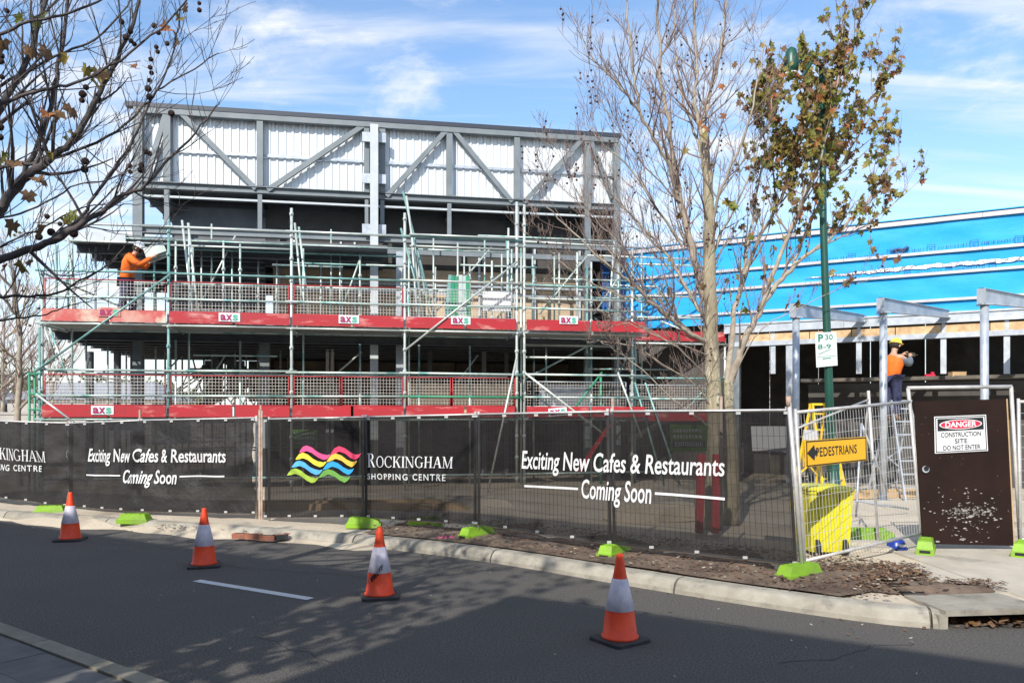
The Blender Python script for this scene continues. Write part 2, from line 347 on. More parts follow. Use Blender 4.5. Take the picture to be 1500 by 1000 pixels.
# serif capitals drawn as thick and thin strokes in a unit box (x 0..w, y 0..1)
def serif_glyph(ch):
    T, t, S = .15, .055, .09; P = []
    def q(*p): P.append(p)
    def vst(x, w_=T, y0=0, y1=1): q((x, y0), (x + w_, y0), (x + w_, y1), (x, y1))
    def srf(x, y, w_=.30): q((x, y), (x + w_, y), (x + w_, y + .045), (x, y + .045))
    def line(x0, y0, x1, y1, w_): q((x0, y0), (x0 + w_, y0), (x1 + w_, y1), (x1, y1))
    def arc(cx_, cy_, rx, ry, a0, a1, n=12, thick=T, thin=t):
        pts = []
        for k in range(n + 1):
            a = R(a0 + (a1 - a0) * k / n); th = thin + (thick - thin) * abs(math.cos(a)); pts.append(((cx_ + rx * math.cos(a), cy_ + ry * math.sin(a)), (cx_ + (rx - th) * math.cos(a), cy_ + (ry - thin * 1.1) * math.sin(a))))
        for k in range(n): q(pts[k][0], pts[k + 1][0], pts[k + 1][1], pts[k][1])
    if ch == 'R': vst(.08); srf(0, 0); srf(0, .955); arc(.30, .75, .30, .25, 90, -90); line(.60, 0, .28, .5, .17); srf(.56, 0, .26); line(.2, .94, .32, .94, .1) if 0 else q((.2, .95), (.32, .95), (.32, 1), (.2, 1)); q((.2, .5), (.32, .5), (.32, .555), (.2, .555)); wd = .82
    elif ch == 'O': arc(.46, .5, .46, .52, 0, 360, 28); wd = .92
    elif ch == 'C': arc(.46, .5, .46, .52, 42, 318, 24); q((.74, .70), (.80, .70), (.80, .98), (.76, .98)); wd = .84
    elif ch == 'K': vst(.08); srf(0, 0); srf(0, .955); line(.22, .45, .66, .97, .07); line(.66, 0, .33, .58, .17); srf(.58, .955, .26); srf(.62, 0, .26); wd = .88
    elif ch == 'I': vst(.08); srf(0, 0); srf(0, .955); wd = .31
    elif ch == 'N': vst(.10, t); vst(.78, t); line(.68, 0, .04, 1, .16); srf(0, 0, .26); srf(.66, .955, .28); srf(-.04, .955, .2); wd = .94
    elif ch == 'G': arc(.46, .5, .46, .52, 42, 318, 24); vst(.68, .13, .04, .45); srf(.58, .42, .32); wd = .92
    elif ch == 'H': vst(.08); vst(.62); srf(0, 0); srf(0, .955); srf(.54, 0); srf(.54, .955); q((.2, .48), (.64, .48), (.64, .53), (.2, .53)); wd = .86
    elif ch == 'A': line(.06, 0, .38, 1, t + .01); line(.62, 0, .34, 1, .16); srf(-.04, 0, .24); srf(.56, 0, .3); q((.18, .32), (.62, .32), (.62, .37), (.18, .37)); wd = .84
    elif ch == 'M': vst(.10, t); vst(.84); line(.46, 0, .06, 1, .14); line(.48, 0, .86, 1, .06); srf(0, 0, .26); srf(.76, 0, .3); srf(.82, .955, .24); srf(-.02, .955, .18); wd = 1.08
    return P, wd
def put_serif(mb, word, fn, mi=0):
    xs = 0; items = []
    for i, ch in enumerate(word):
        P, wd = serif_glyph(ch); sc = 1.0 if i == 0 else .80
        items.append((P, xs, sc)); xs += (wd + .09) * sc
    for P, x, sc in items:
        for quad in P: mb.face([fn((x + p[0] * sc) / xs, p[1] * sc) for p in quad], mi)

# ------------------------------------------------------------------ SETTING: ground, road, kerb
mb = MB(); mb.face([(-900, -300, -.04), (900, -300, -.04), (900, 1500, -.04), (-900, 1500, -.04)])
solo('ground', mb, 'sand', kind='structure', org=Vector((0, 0, 0)))
mb = MB(); mb.face([(-60, -8, 0), (60, -8, 0), (60, 34, 0), (-60, 34, 0)])
solo('road', mb, 'asphalt', kind='structure', org=Vector((0, 0, 0)))
# kerb line (front edge at the road)
KP = [(-40, 28.5), (-26, 22.0), (-18, 18.2), (-13, 15.9), (-9.9, 14.4), (-6.3, 12.9), (-3.6, 11.85), (-1.5, 10.85), (-.1, 9.85), (1.27, 8.58), (2.4, 7.62), (3.3, 6.98), (3.75, 6.83)]
KP = [Vector((x, y, 0)) for x, y in KP]
KR = [Vector((4.75, 6.95, 0)), Vector((6.5, 7.2, 0)), Vector((9, 7.8, 0)), Vector((14, 9.5, 0))]
def resample(P, step):
    res = [P[0]]; 
    for a, b in zip(P, P[1:]):
        k = max(1, round((b - a).length / step))
        for i in range(1, k + 1): res.append(a.lerp(b, i / k))
    return res
def smooth_path(P, it=2):
    for _ in range(it):
        Q = [P[0]]
        for a, b in zip(P, P[1:]): Q += [a.lerp(b, .25), a.lerp(b, .75)]
        Q.append(P[-1]); P = Q
    return P
KS = smooth_path(KP, 2)
def nrm(a, b):
    d = (b - a).normalized(); n_ = Vector((-d.y, d.x, 0)); return n_ if n_.y > 0 else -n_
prof = [(0, -.03), (0.004, .045), (.035, .105), (.075, .135), (.12, .145), (.235, .147), (.245, .14), (.245, -.03)]
def kerb_stone(P, gap=.012, name='kerb_stone', parent=None, pr=prof):
    mb = MB(); k = len(pr); n0 = len(P)
    for i in range(n0):
        a = P[max(i - 1, 0)]; b = P[min(i + 1, n0 - 1)]; nn = nrm(a, b); c = P[i].copy()
        if i == 0: c += (P[1] - P[0]).normalized() * gap
        if i == n0 - 1: c -= (P[-1] - P[-2]).normalized() * gap
        for x, z in pr: mb.v.append(tuple(c + nn * x + Vector((0, 0, z))))
    for i in range(n0 - 1):
        for j in range(k - 1):
            a = i * k + j; mb.f.append((a, a + k, a + k + 1, a + 1)); mb.m.append(0)
    mb.f.append(tuple(range(k))); mb.m.append(0); mb.f.append(tuple(reversed(range((n0 - 1) * k, n0 * k)))); mb.m.append(0)
    return part(name, mb, 'kerb', parent)
kerb = thing('kerb', (0, 10, 0), None, None)
kerb['kind'] = 'structure'
RS = resample(KS, .3); acc = [RS[0]]; ln = 0
for a, b in zip(RS, RS[1:]):
    acc.append(b); ln += (b - a).length
    if ln > 2.35: kerb_stone(acc, parent=kerb); acc = [b]; ln = 0
if len(acc) > 1: kerb_stone(acc, parent=kerb)
for a, b in zip(KR, KR[1:]): kerb_stone(resample([a, b], .5), parent=kerb)
# verge behind the kerb: one undulating sandy sheet reaching past the buildings
def gh(x, y): return .135 + .022 * math.sin(x * 1.7 + y * .9) * math.sin(y * 1.3 - x * .6) + .012 * math.sin(4.1 * x + 1.3) * math.sin(3.7 * y)
mb = MB(); rows = [.235, .5, .8, 1.2, 1.7, 2.3, 3, 4, 5, 6.5, 8, 10, 13, 17, 22, 30, 45]
LINE = resample(KS + [Vector((4.2, 6.86, 0))] + KR + [Vector((40, 18, 0))], .45); nc = len(LINE)
for i, p in enumerate(LINE):
    nn = Vector((.45, .89, 0))
    for j, t in enumerate(rows):
        q = p + (nrm(LINE[max(i - 1, 0)], LINE[min(i + 1, nc - 1)]) if t < .4 else nn) * t
        z = .12 if j == 0 else gh(q.x, q.y) * (1 if t < 20 else .5)
        mb.v.append((q.x, q.y, z))
for i in range(nc - 1):
    for j in range(len(rows) - 1):
        a = i * len(rows) + j; b = a + len(rows); mb.f.append((a, b, b + 1, a + 1)); mb.m.append(0)
solo('sandy_ground', mb, 'sand', kind='structure', org=Vector((0, 0, 0)), smooth=True)
# dark mulch bed along the fence
mb = MB(); ML = [p for p in LINE if -2.6 < p.x < 4.9]; rows = [.25, .42, .6, .8, 1.05, 1.35, 1.7, 2.1, 2.5]
def mulch_w(x): return 2.0 if x < 2.5 else max(.15, 2.3 - (x - 2.5) * .95)
for i, p in enumerate(ML):
    for j, t in enumerate(rows):
        f_ = j / (len(rows) - 1); tt = .255 + f_ * (mulch_w(p.x) * (.75 + .25 * math.sin(p.x * 5) + .15 * math.sin(p.x * 11))) if p.x < 3.0 else .62 + f_ * (mulch_w(p.x) * (.7 + .2 * math.sin(p.x * 6)))
        q = p + nrm(ML[max(i - 1, 0)], ML[min(i + 1, len(ML) - 1)]) * tt
        q += Vector((rnd.uniform(-.02, .02), rnd.uniform(-.02, .02), 0))
        mb.v.append((q.x, q.y, max(gh(q.x, q.y), .150) + .008 + .05 * math.sin(math.pi * min(1, f_ * 1.0)) * (.6 + .6 * rnd.random())))
for i in range(len(ML) - 1):
    for j in range(len(rows) - 1):
        a = i * len(rows) + j; b = a + len(rows); mb.f.append((a, b, b + 1, a + 1)); mb.m.append(0)
solo('mulch_bed', mb, 'mulch', kind='structure', org=Vector((0, 0, 0)), smooth=True)
# concrete driveway / footpath slabs at the right
fp = thing('footpath', (6, 9, .1), None, None); fp['kind'] = 'structure'
def slab(pts, z0, z1, name='concrete_slab', mt='concrete', parent=fp):
    mb = MB(); mb.face([(x, y, z1) for x, y in pts]); n_ = len(pts)
    for i in range(n_):
        a = pts[i]; b = pts[(i + 1) % n_]; mb.face([(a[0], a[1], z0), (b[0], b[1], z0), (b[0], b[1], z1), (a[0], a[1], z1)])
    return part(name, mb, mt, parent)
slab([(3.70, 7.50), (4.80, 7.62), (4.80, 9.05), (3.70, 9.05)], .05, .150)
slab([(4.815, 7.62), (7.2, 7.90), (7.2, 9.3), (4.815, 9.05)], .05, .151)
slab([(4.815, 7.10), (7.2, 7.38), (7.2, 7.885), (4.815, 7.605)], .05, .1505)
slab([(7.215, 7.42), (11, 8.75), (11, 10.6), (7.215, 9.3)], .05, .150)
slab([(4.815, 9.065), (7.2, 9.315), (7.2, 11.2), (4.815, 11.2)], .05, .150)
slab([(7.215, 9.315), (11, 10.64), (11, 12.6), (7.215, 11.2)], .05, .151)
# storm drain inlet
dr = thing('storm_drain', (4.25, 7.1, 0), 'concrete kerb inlet drain with dark slot full of dry leaves', 'storm drain')
mb = MB(); a = Vector((3.78, 6.84, 0)); b = Vector((4.74, 6.95, 0)); d = (b - a).normalized(); nn = nrm(a, b)
mb.box((a + b) / 2 + nn * .30 + Z * .135, ((b - a).length, .60, .05), (d, nn, Z)); part('lintel', mb, 'kerb', dr)
mb = MB(); mb.box((a + b) / 2 + nn * .55 + Z * .02, ((b - a).length, .04, .2), (d, nn, Z)); part('back_wall', mb, 'darkwall', dr)
mb = MB(); mb.box(a + nn * .3 - d * .02 + Z * .055, (.08, .6, .13), (d, nn, Z)); part('side_wall', mb, 'kerb', dr)
mb = MB(); mb.box(b + nn * .3 + d * .03 + Z * .055, (.08, .6, .13), (d, nn, Z)); part('side_wall', mb, 'kerb', dr)
# road marking
mb = MB(); a = G(288, 850); b = G(455, 877); d = (b - a).normalized(); nn = Vector((-d.y, d.x, 0)) * .055; h = Z * .004
mb.face([a - nn + h, b - nn + h, b + nn + h, a + nn + h]); solo('road_marking', mb, 'line', kind='structure', org=Vector((a.x, a.y, .0)))
mb = MB(); rc = random.Random(17)
for (x, y, an, n_) in ((-3.6, 9.8, -.5, 34), (.4, 7.9, -.55, 30), (2.0, 5.9, .35, 22), (-2.2, 6.6, -.7, 20), (-6.0, 11.6, -.4, 24)):
    p = Vector((x, y, .0035)); a_ = an
    for k in range(n_):
        a2 = a_ + rc.uniform(-.5, .5); q = p + Vector((math.cos(a2), math.sin(a2), 0)) * rc.uniform(.04, .10); w_ = rc.uniform(.0025, .006); nn_ = Vector((-math.sin(a2), math.cos(a2), 0)) * w_
        mb.face([p - nn_, q - nn_, q + nn_, p + nn_]); p = q; a_ = an + .8 * (a_ - an) + rc.uniform(-.12, .12)
solo('asphalt_cracks', mb, 'rubber', kind='structure', org=Vector((0, 0, 0)))
# near side kerb and pavers, lower left
NA = G(0, 930); NB_ = G(185, 1000); d = (NB_ - NA).normalized(); nn = Vector((d.y, -d.x, 0)); nn = nn if nn.y < 0 else -nn
near = thing('near_kerb', tuple(NA), None, None); near['kind'] = 'structure'
for k in range(-5, 9):
    mb = MB(); p = NA + d * (k * .9) + nn * .075; mb.box(p + d * .444 + Z * .058, (.888, .14, .116), (d, nn, Z)); part('kerb_stone', mb, 'kerb_n', near)
pav = thing('near_pavement', tuple(NA), None, None); pav['kind'] = 'structure'
mb = MB(); mb.box((.297, .197, .05), (.594, .394, .10)); pm = mb.data('paver', 'paver')
rot = math.atan2(d.y, d.x)
side = Vector((nn.x, nn.y, 0))
Rm = Matrix((tuple((d.x, side.x, 0)), tuple((d.y, side.y, 0)), (0, 0, 1))).to_4x4()
for j in range(10):
    for k in range(-7, 12):
        p = NA + d * (k * .6 + (j % 2) * .3) + nn * (.155 + j * .4) - NA
        o = link('paver', pm, pav, mw=Matrix.Translation(p + Z * rnd.uniform(0, .004)) @ Rm)
mb = MB(); q0 = NA - d * 30 + nn * .16; q1 = NA + d * 40 + nn * .16; q2 = q1 + nn * 14; q3 = q0 + nn * 14
mb.face([p + Z * .055 for p in (q0, q1, q2, q3)]); solo('pavement_base', mb, 'paver', kind='structure')

# ------------------------------------------------------------------ FENCE
def chain_pt(u, Y, vt, vb, ub=None):
    top = W(u, vt, Y); bot = W(u if ub is None else ub, vb, Y); return bot, top
Q = [chain_pt(-115, 16.2, 613, 712), chain_pt(105, 14.7, 620, 741, 104), chain_pt(205, 13.7, 616, 748, 203), chain_pt(378, 13.05, 612, 752),
     chain_pt(392, 12.95, 614, 757), chain_pt(534, 12.2, 611, 757), chain_pt(699, 11.0, 607, 767), chain_pt(893, 9.6, 603, 796, 897), chain_pt(1157, 8.4, 601, 827, 1170)]
class Surf:
    def __init__(s, cols, off=.035, wob=1.0, seed=0):
        s.c = cols; s.off = off; s.wob = wob; r_ = random.Random(seed); s.ph = [r_.uniform(0, 6.28) for _ in range(12)]
        s.L = [0]
        for a, b in zip(cols, cols[1:]): s.L.append(s.L[-1] + (b[0] - a[0]).length)
    def base(s, a, h):
        x = a * s.L[-1]; i = 0
        while i < len(s.c) - 2 and x > s.L[i + 1]: i += 1
        f_ = (x - s.L[i]) / (s.L[i + 1] - s.L[i]); bo = s.c[i][0].lerp(s.c[i + 1][0], f_); to = s.c[i][1].lerp(s.c[i + 1][1], f_)
        d_ = (s.c[-1][0] - s.c[0][0]); n_ = Vector((d_.y, -d_.x, 0)).normalized(); n_ = n_ if n_.y < 0 else -n_
        return bo.lerp(to, h), n_, x
    def pt(s, a, h, extra=0):
        p, n_, x = s.base(a, h); ph = s.ph
        y = h * 1.6; e = math.sin(math.pi * min(max(h, 0), 1))
        w_ = .018 * math.sin(1.9 * x + 1.2 * y + ph[0]) + .010 * math.sin(4.3 * x - 2.6 * y + ph[1]) + .006 * math.sin(8.7 * x + 5 * y + ph[2]) + .005 * math.sin(13 * x - 9 * y + ph[3])
        w_ += .014 * math.sin(2.7 * (x * .5 + y * 1.6) + ph[4]) * e
        for cc_ in s.L:
            if cc_ > .01 or s.wob > 1: w_ += s.wob * .009 * math.sin(14 * (abs(x - cc_) * .55 + y)) * math.exp(-abs(x - cc_) / .35)
        sag = .012 * abs(math.sin(x * 3.4)) * (1 - h) * s.wob
        return p + n_ * (s.off + s.wob * w_ * (.25 + .75 * e) + extra) + Z * (sag * .5)
    def inv(s, u, v):
        def pr(a, h): p, _, _ = s.base(a, h); return 750 + F * p.x / p.y, HZ - F * (p.z - EYE) / p.y
        a, h = .5, .5
        for _ in range(30):
            x, y = pr(a, h); e = 1e-3; xa, ya = pr(a + e, h); xh, yh = pr(a, h + e)
            A, B, C_, D = (xa - x) / e, (xh - x) / e, (ya - y) / e, (yh - y) / e; det = A * D - B * C_
            dx, dy = u - x, v - y; a += max(-.3, min(.3, (D * dx - B * dy) / det)); h += max(-.5, min(.5, (-C_ * dx + A * dy) / det))
        return a, h
foot_mb = MB()
def make_foot_parts(root):
    mb = MB()
    mb.box((0, 0, .035), (.54, .21, .07)); mb.box((0, 0, .115), (.50, .185, .09), taper=.84)
    part('block', mb, 'foot', root)
    mb = MB()
    for x in (-.16, -.08, .08, .16): mb.box((x, 0, .164), (.035, .11, .008))
    part('rib', mb, 'foot', root, kind='stuff')
    for sx in (-1, 1):
        mb = MB(); mb.box((sx * .271, 0, .04), (.004, .12, .035)); part('handle_slot', mb, 'black', root)
feet = [((75, 753), .10, 'lime plastic fence foot leftmost on the road edge beside the first cone', .09, .03), ((198, 766), -.12, 'lime plastic fence foot under the middle of the far left banner', .09, .03),
        ((533, 772), .05, 'lime fence foot behind the kerb right above the graffitied cone', .14, None), ((699, 788), .75, 'lime fence foot on mulch beside pink scrap, seen end on', .14, None),
        ((900, 815), .95, 'lime fence foot on mulch directly above the front cone tip', .14, None), ((1171, 848), .55, 'large lime fence foot at the fence corner nearest the road', .14, None),
        ((1356, 808), 1.05, 'pale lime fence foot at lower left of the brown door', .15, None), ((1499, 812), .9, 'lime fence foot at lower right of the brown door', .15, None),
        ((622, 772), .3, 'lime fence foot standing inside the fence on dark mulch', .14, None)]
f0 = thing('lime_block', (0, 0, 0), feet[0][2], 'fence foot', 'lime green plastic feet of the temporary fence'); make_foot_parts(f0)
for i, ((u, v), an, lab, z, zz_) in enumerate(feet):
    p = G(u, v, z); 
    if i == 0: f0.location = p; f0.rotation_euler = (0, 0, an)
    else: copy_tree(f0, p, an, lab)
MFOOT = f0
def fence_panel(A, B, label, wires=True, frame_mat='fence', drop=.25, wiremat='fwire', mid=True, rail2=True):
    (a0, a1), (b0, b1) = A, B
    r_ = thing('mesh_fence', (a0.x, a0.y, min(.14, a0.z)), label, 'fence panel', 'temporary mesh fence panels')
    d_ = (b0 - a0).normalized(); i0 = d_ * .03
    for (p, q) in ((a0 + i0, a1 + i0), (b0 - i0, b1 - i0)):
        dn = (p - q).normalized()
        mb = MB(); mb.tube(q + (q - p).normalized() * .04, p + dn * drop, .019, 8); part('post', mb, frame_mat, r_, True)
    mb = MB(); mb.tube(a1 + i0, b1 - i0, .019, 8); part('top_rail', mb, frame_mat, r_, True)
    mb = MB(); mb.tube(a0 + i0 - Z * .0, b0 - i0, .019, 8); part('bottom_rail', mb, frame_mat, r_, True)
    if wires:
        mb = MB(); L_ = (b0 - a0).length; n_ = int(L_ / .062)
        nn_ = Vector((-d_.y, d_.x, 0))
        for k in range(1, n_):
            f_ = k / n_; mb.path([a0.lerp(b0, f_), a1.lerp(b1, f_)], .0025, 3, cap=False)
        for k in range(1, 12):
            f_ = k / 12; mb.path([a0.lerp(a1, f_), b0.lerp(b1, f_)], .0022, 3, cap=False)
        part('wire_mesh', mb, wiremat, r_, kind='stuff')
    return r_
plab = ['far left fence panel half outside the frame', 'fence panel behind left half of the far left Exciting banner', 'fence panel behind right half of the far left Exciting banner', None,
        'fence panel behind the coloured wave logo', 'fence panel behind the word Rockingham', 'fence panel behind Exciting New on the right banner', 'fence panel at the corner behind the word Restaurants']
for i in range(8):
    if i == 3: continue
    fence_panel(Q[i], Q[i + 1], plab[i], wiremat='wire_d')
# loose rusty star picket standing in the gap, and clamps
mb = MB(); p = W(380, 600, 12.98); q = W(381, 778, 12.98); mb.box((p + q) / 2, (.035, .035, (p - q).length)); mb.box((p + q) / 2 + Vector((.03, 0, 0)), (.03, .012, (p - q).length - .02))
solo('fence_stake', mb, 'rust', 'rusty brown stake standing in the gap between two banners', 'stake')
mb = MB(); p = W(1155, 580, 8.32); q = W(1176, 838, 8.30); mb.tube(q, p, .024, 8); mb.lathe(p - Z * .11, [(.027, 0), (.027, .11)], 10, 1)
solo('fence_stake', mb, ['fence', 'rust'], 'tall pale stake with rusty tip tied to the fence corner', 'stake', smooth=True)
for (u, v, Y, lb) in ((897, 583, 9.75, 'short pale stake end rising above the fence near the trunk'), (382, 593, 13.4, 'thin stake tip poking above the gap between banners'), (205, 600, 13.9, 'short brown stake tip above the far left banner'), (1056, 580, 9.2, 'white stake tip above the fence right of the thick trunk')):
    mb = MB(); mb.bar(W(u, v, Y), W(u, v + 130, Y), .03, .03); solo('fence_stake', mb, 'rust', lb, 'stake')

# banners --------------------------------------------------------------
def banner(cols, name, label, clothm, wob, seed, na=60, nh=40):
    sf = Surf(cols, .03 + .028 * wob, wob, seed); mb = MB()
    for i in range(na + 1):
        for j in range(nh + 1): mb.v.append(tuple(sf.pt(i / na, j / nh)))
    for i in range(na):
        for j in range(nh):
            a = i * (nh + 1) + j; mb.f.append((a, a + nh + 1, a + nh + 2, a + 1)); mb.m.append(0)
    b0 = cols[0][0]; r_ = thing(name, (b0.x, b0.y, b0.z), label, 'banner', 'printed banners hung on the fence')
    part('cloth', mb, clothm, r_, True); 
    mb = MB(); n_ = int(sf.L[-1] / .5)
    for k in range(n_ + 1):
        for h in (.985, .015):
            p = sf.pt(min(.995, max(.005, k / n_)), h, .012); mb.box(p, (.05, .02, .03), mi=0)
    part('cable_tie', mb, 'fwire', r_, kind='stuff')
    return sf, r_
def on(sf, uL, vLt, vLb, uR, vRt, vRb, ex=.022):
    """text box given by its left and right capital tops and base lines in the photograph"""
    LT, LB, RT, RB = sf.inv(uL, vLt), sf.inv(uL, vLb), sf.inv(uR, vRt), sf.inv(uR, vRb)
    def fn(x, y):
        a = (LB[0] + (RB[0] - LB[0]) * x) * (1 - y) + (LT[0] + (RT[0] - LT[0]) * x) * y
        h = (LB[1] + (RB[1] - LB[1]) * x) * (1 - y) + (LT[1] + (RT[1] - LT[1]) * x) * y
        return sf.pt(a, h, ex)
    return fn
def strip(mb, sf, u0, v0, u1, v1, th, mi=0, n=12):
    for k in range(n):
        a0 = sf.inv(u0 + (u1 - u0) * k / n, v0 + (v1 - v0) * k / n); a1 = sf.inv(u0 + (u1 - u0) * (k + 1) / n, v0 + (v1 - v0) * (k + 1) / n)
        mb.face([sf.pt(a0[0], a0[1] - th / 2, .022), sf.pt(a1[0], a1[1] - th / 2, .022), sf.pt(a1[0], a1[1] + th / 2, .022), sf.pt(a0[0], a0[1] + th / 2, .022)], mi)
S0, B0 = banner([Q[0], Q[1]], 'fence_banner', 'far left black banner reading Rockingham Shopping Centre, cut by the frame', 'cloth_o', 2.0, 3, 110)
mb = MB(); put_serif(mb, 'ROCKINGHAM', on(S0, -24, 648, 670, 74, 657, 677)); put_text(mb, 'SHOPPING CENTRE', on(S0, -24, 678, 686.5, 66, 682, 690.5), .01, 0, 1.25)
part('lettering', mb, 'white', B0)
S1, B1 = banner([Q[1], Q[2], Q[3]], 'fence_banner', 'left black banner reading Exciting New Cafes behind the two far cones', 'cloth_o', 1.8, 5, 170)
mb = MB(); put_text(mb, 'Exciting New Cafes & Restaurants', on(S1, 135, 657, 675, 337, 658, 676.5), .016, .16); put_text(mb, 'Coming Soon', on(S1, 187, 688, 706, 264, 689, 708), .016, .16)
part('lettering', mb, 'white', B1)
for a_ in ((135, 695, 184, 696), (268, 697.5, 334, 697)): mb = MB(); strip(mb, S1, *a_, .016); part('printed_line', mb, 'white', B1)
S2, B2 = banner([Q[4], Q[5], Q[6]], 'fence_banner', 'middle black banner with coloured wave logo and Rockingham lettering', 'cloth', .8, 8, 90)
mb = MB(); put_serif(mb, 'ROCKINGHAM', on(S2, 543, 663.5, 683.5, 669, 664.5, 685)); put_text(mb, 'SHOPPING CENTRE', on(S2, 542.5, 693, 701, 658, 694, 703.5), .01, 0, 1.3)
part('lettering', mb, 'white', B2)
# wave logo: four bands, each in two tones; crest-trough curve measured from the photograph
def wave(mb, sf, ox, oy, mA, mB, n=28):
    # centre curve in pixels: from (0,0) up to crest (12,-6), trough (35,+7), crest (60,-6), end trough/up (90,0)
    def yc(x):
        keys = [(0, 1.5), (6, -3.0), (12, -4.5), (20, -1.5), (28, 5), (35, 8.5), (41, 8.5), (47, 4), (53, -1), (60, -3.5), (68, -.5), (76, 6), (83, 8.5), (88, 7), (92, 3)]
        for (x0, y0), (x1, y1) in zip(keys, keys[1:]):
            if x <= x1: f_ = (x - x0) / (x1 - x0); f_ = f_ * f_ * (3 - 2 * f_) if abs(y1 - y0) < 3 else f_; return y0 + (y1 - y0) * f_
        return keys[-1][1]
    for (xa, xb, mi) in ((0, 46, mA), (46, 92, mB)):
        for k in range(n):
            row = []
            for x in (xa + (xb - xa) * k / n, xa + (xb - xa) * (k + 1) / n):
                e = min((x - xa) / 6.0, 1) * min((xb - x) / 9.0, 1); hw = 4.0 * max(0, e) ** .7
                for sgn in (1, -1): row.append(sf.inv(ox + x, oy + yc(x) + sgn * hw))
            mb.face([sf.pt(a, h, .02) for a, h in (row[0], row[2], row[3], row[1])], mi)
for (ox, oy, ma, mb_, nm) in ((442, 660.5, 'pink', 'pink2', 0), (436, 671, 'yellowp', 'yellow2', 1), (430.5, 682.5, 'bluep', 'blue2', 2), (424.5, 694, 'greenp', 'green2', 3)):
    mb = MB(); wave(mb, S2, ox, oy, 0, 1); part('logo_wave', mb, [ma, mb_], B2)
S3, B3 = banner([Q[6], Q[7], Q[8]], 'fence_banner', 'right see-through black banner reading Exciting New Cafes above the front cone', 'cloth_s', .7, 11, 110)
mb = MB(); put_text(mb, 'Exciting New Cafes & Restaurants', on(S3, 768, 660, 685, 1063.5, 669, 696.5), .013, .12); put_text(mb, 'Coming Soon', on(S3, 857, 701.5, 728, 959, 706, 736), .013, .12)
part('lettering', mb, 'white', B3)
for a_ in ((772, 711, 852, 715), (964, 721.5, 1064, 730)): mb = MB(); strip(mb, S3, *a_, .018); part('printed_line', mb, 'white', B3)
# the uncovered mesh panel that folds towards the gate, and the gate
gA = (W(1176, 822, 8.6), W(1163, 604, 8.6)); gB = (W(1351, 780, 10.1), W(1334, 588, 10.1))
fence_panel(gA, gB, 'bare mesh fence panel carrying the yellow pedestrians sign', rail2=False)
pA = W(1272, 572, 10.6); pB = W(1287, 800, 10.6)
mb = MB(); mb.tube(pB, pA, .021, 8); mb.tube(pA - Z * .12, W(1166, 628, 9.2), .013, 8); mb.tube(pA - Z * .08, W(1262, 700, 11.4), .015, 6)
solo('fence_prop', mb, 'fence', 'grey tube post with thin sloping stay behind the bare mesh panel', 'prop', smooth=True)
gt = thing('gate_frame', tuple(W(1418, 800, 10.1)), 'pale tube frame around the brown plywood door', 'gate frame')
for (a, b, nm) in ((W(1330, 568, 10.1), W(1356, 800, 10.1), 'post'), (W(1481, 566, 10.1), W(1495, 805, 10.1), 'post'), (W(1329, 568, 10.1), W(1482, 566, 10.1), 'top_rail')):
    mb = MB(); mb.tube(a, b, .024, 8); part(nm, mb, 'fence', gt, True)
gd = thing('site_door', tuple(W(1415, 800, 10.05)), 'dark brown plywood gate with danger sign and white scuffs', 'door')
c0, c1, c2, c3 = W(1352, 796, 10.04), W(1485, 799, 10.04), W(1474, 584, 10.04), W(1339, 588, 10.04)
mb = MB(); th = Vector((0, .022, 0)); mb.face([c0, c1, c2, c3]); mb.face([c3 + th, c2 + th, c1 + th, c0 + th])
for a, b in ((c0, c1), (c2, c3), (c3, c0)): mb.face([a + th, b + th, b, a])
part('plywood_panel', mb, 'door', gd)
mb = MB(); mb.face([c1 + th, c2 + th, c2, c1]); mb.bar(c1 + Vector((.012, .03, 0)), c2 + Vector((.012, .03, 0)), .03, .03, (0, 1, 0)); part('timber_edge', mb, 'timber', gd)
mb = MB(); cc_ = W(1356, 687, 10.02); mb.lathe(cc_, [(.045, -.006), (.045, .006)], 20, 0, (Vector((1, 0, 0)), Z, Vector((0, -1, 0)))); part('bolt_hole', mb, 'galv', gd)
mb = MB(); mb.lathe(cc_ + Vector((.002, -.012, .012)), [(.032, 0), (.032, .004)], 18, 0, (Vector((1, 0, 0)), Z, Vector((0, -1, 0)))); part('bolt_hole', mb, 'black', gd)
def door_pt(x, y, e=.003):
    p = c0.lerp(c1, x).lerp(c3.lerp(c2, x), y); return p + Vector((0, -e, 0))
mb = MB(); rr = random.Random(3)
for k in range(240):
    x = min(.97, max(.04, rr.gauss(.52, .17) if k < 225 else rr.uniform(.05, .95))); y = rr.gauss(.23, .022) if k < 150 else (rr.gauss(.13, .05) if k < 200 else rr.gauss(.33, .05) if k < 225 else rr.uniform(.03, .9))
    if k > 225: s_ = .003
    else: s_ = rr.uniform(.003, .012) * (2.2 if rr.random() < .06 else 1)
    y = max(.02, y); mb.face([door_pt(x + dx * s_ * 1.7 * rr.uniform(.4, 1.2), y + dy * s_ * .5 * rr.uniform(.3, 1.2)) for dx, dy in ((-1, -.6), (.3, -1), (1, .2), (.2, 1), (-.8, .7))])
part('scuff_marks', mb, 'scuff', gd, kind='stuff')
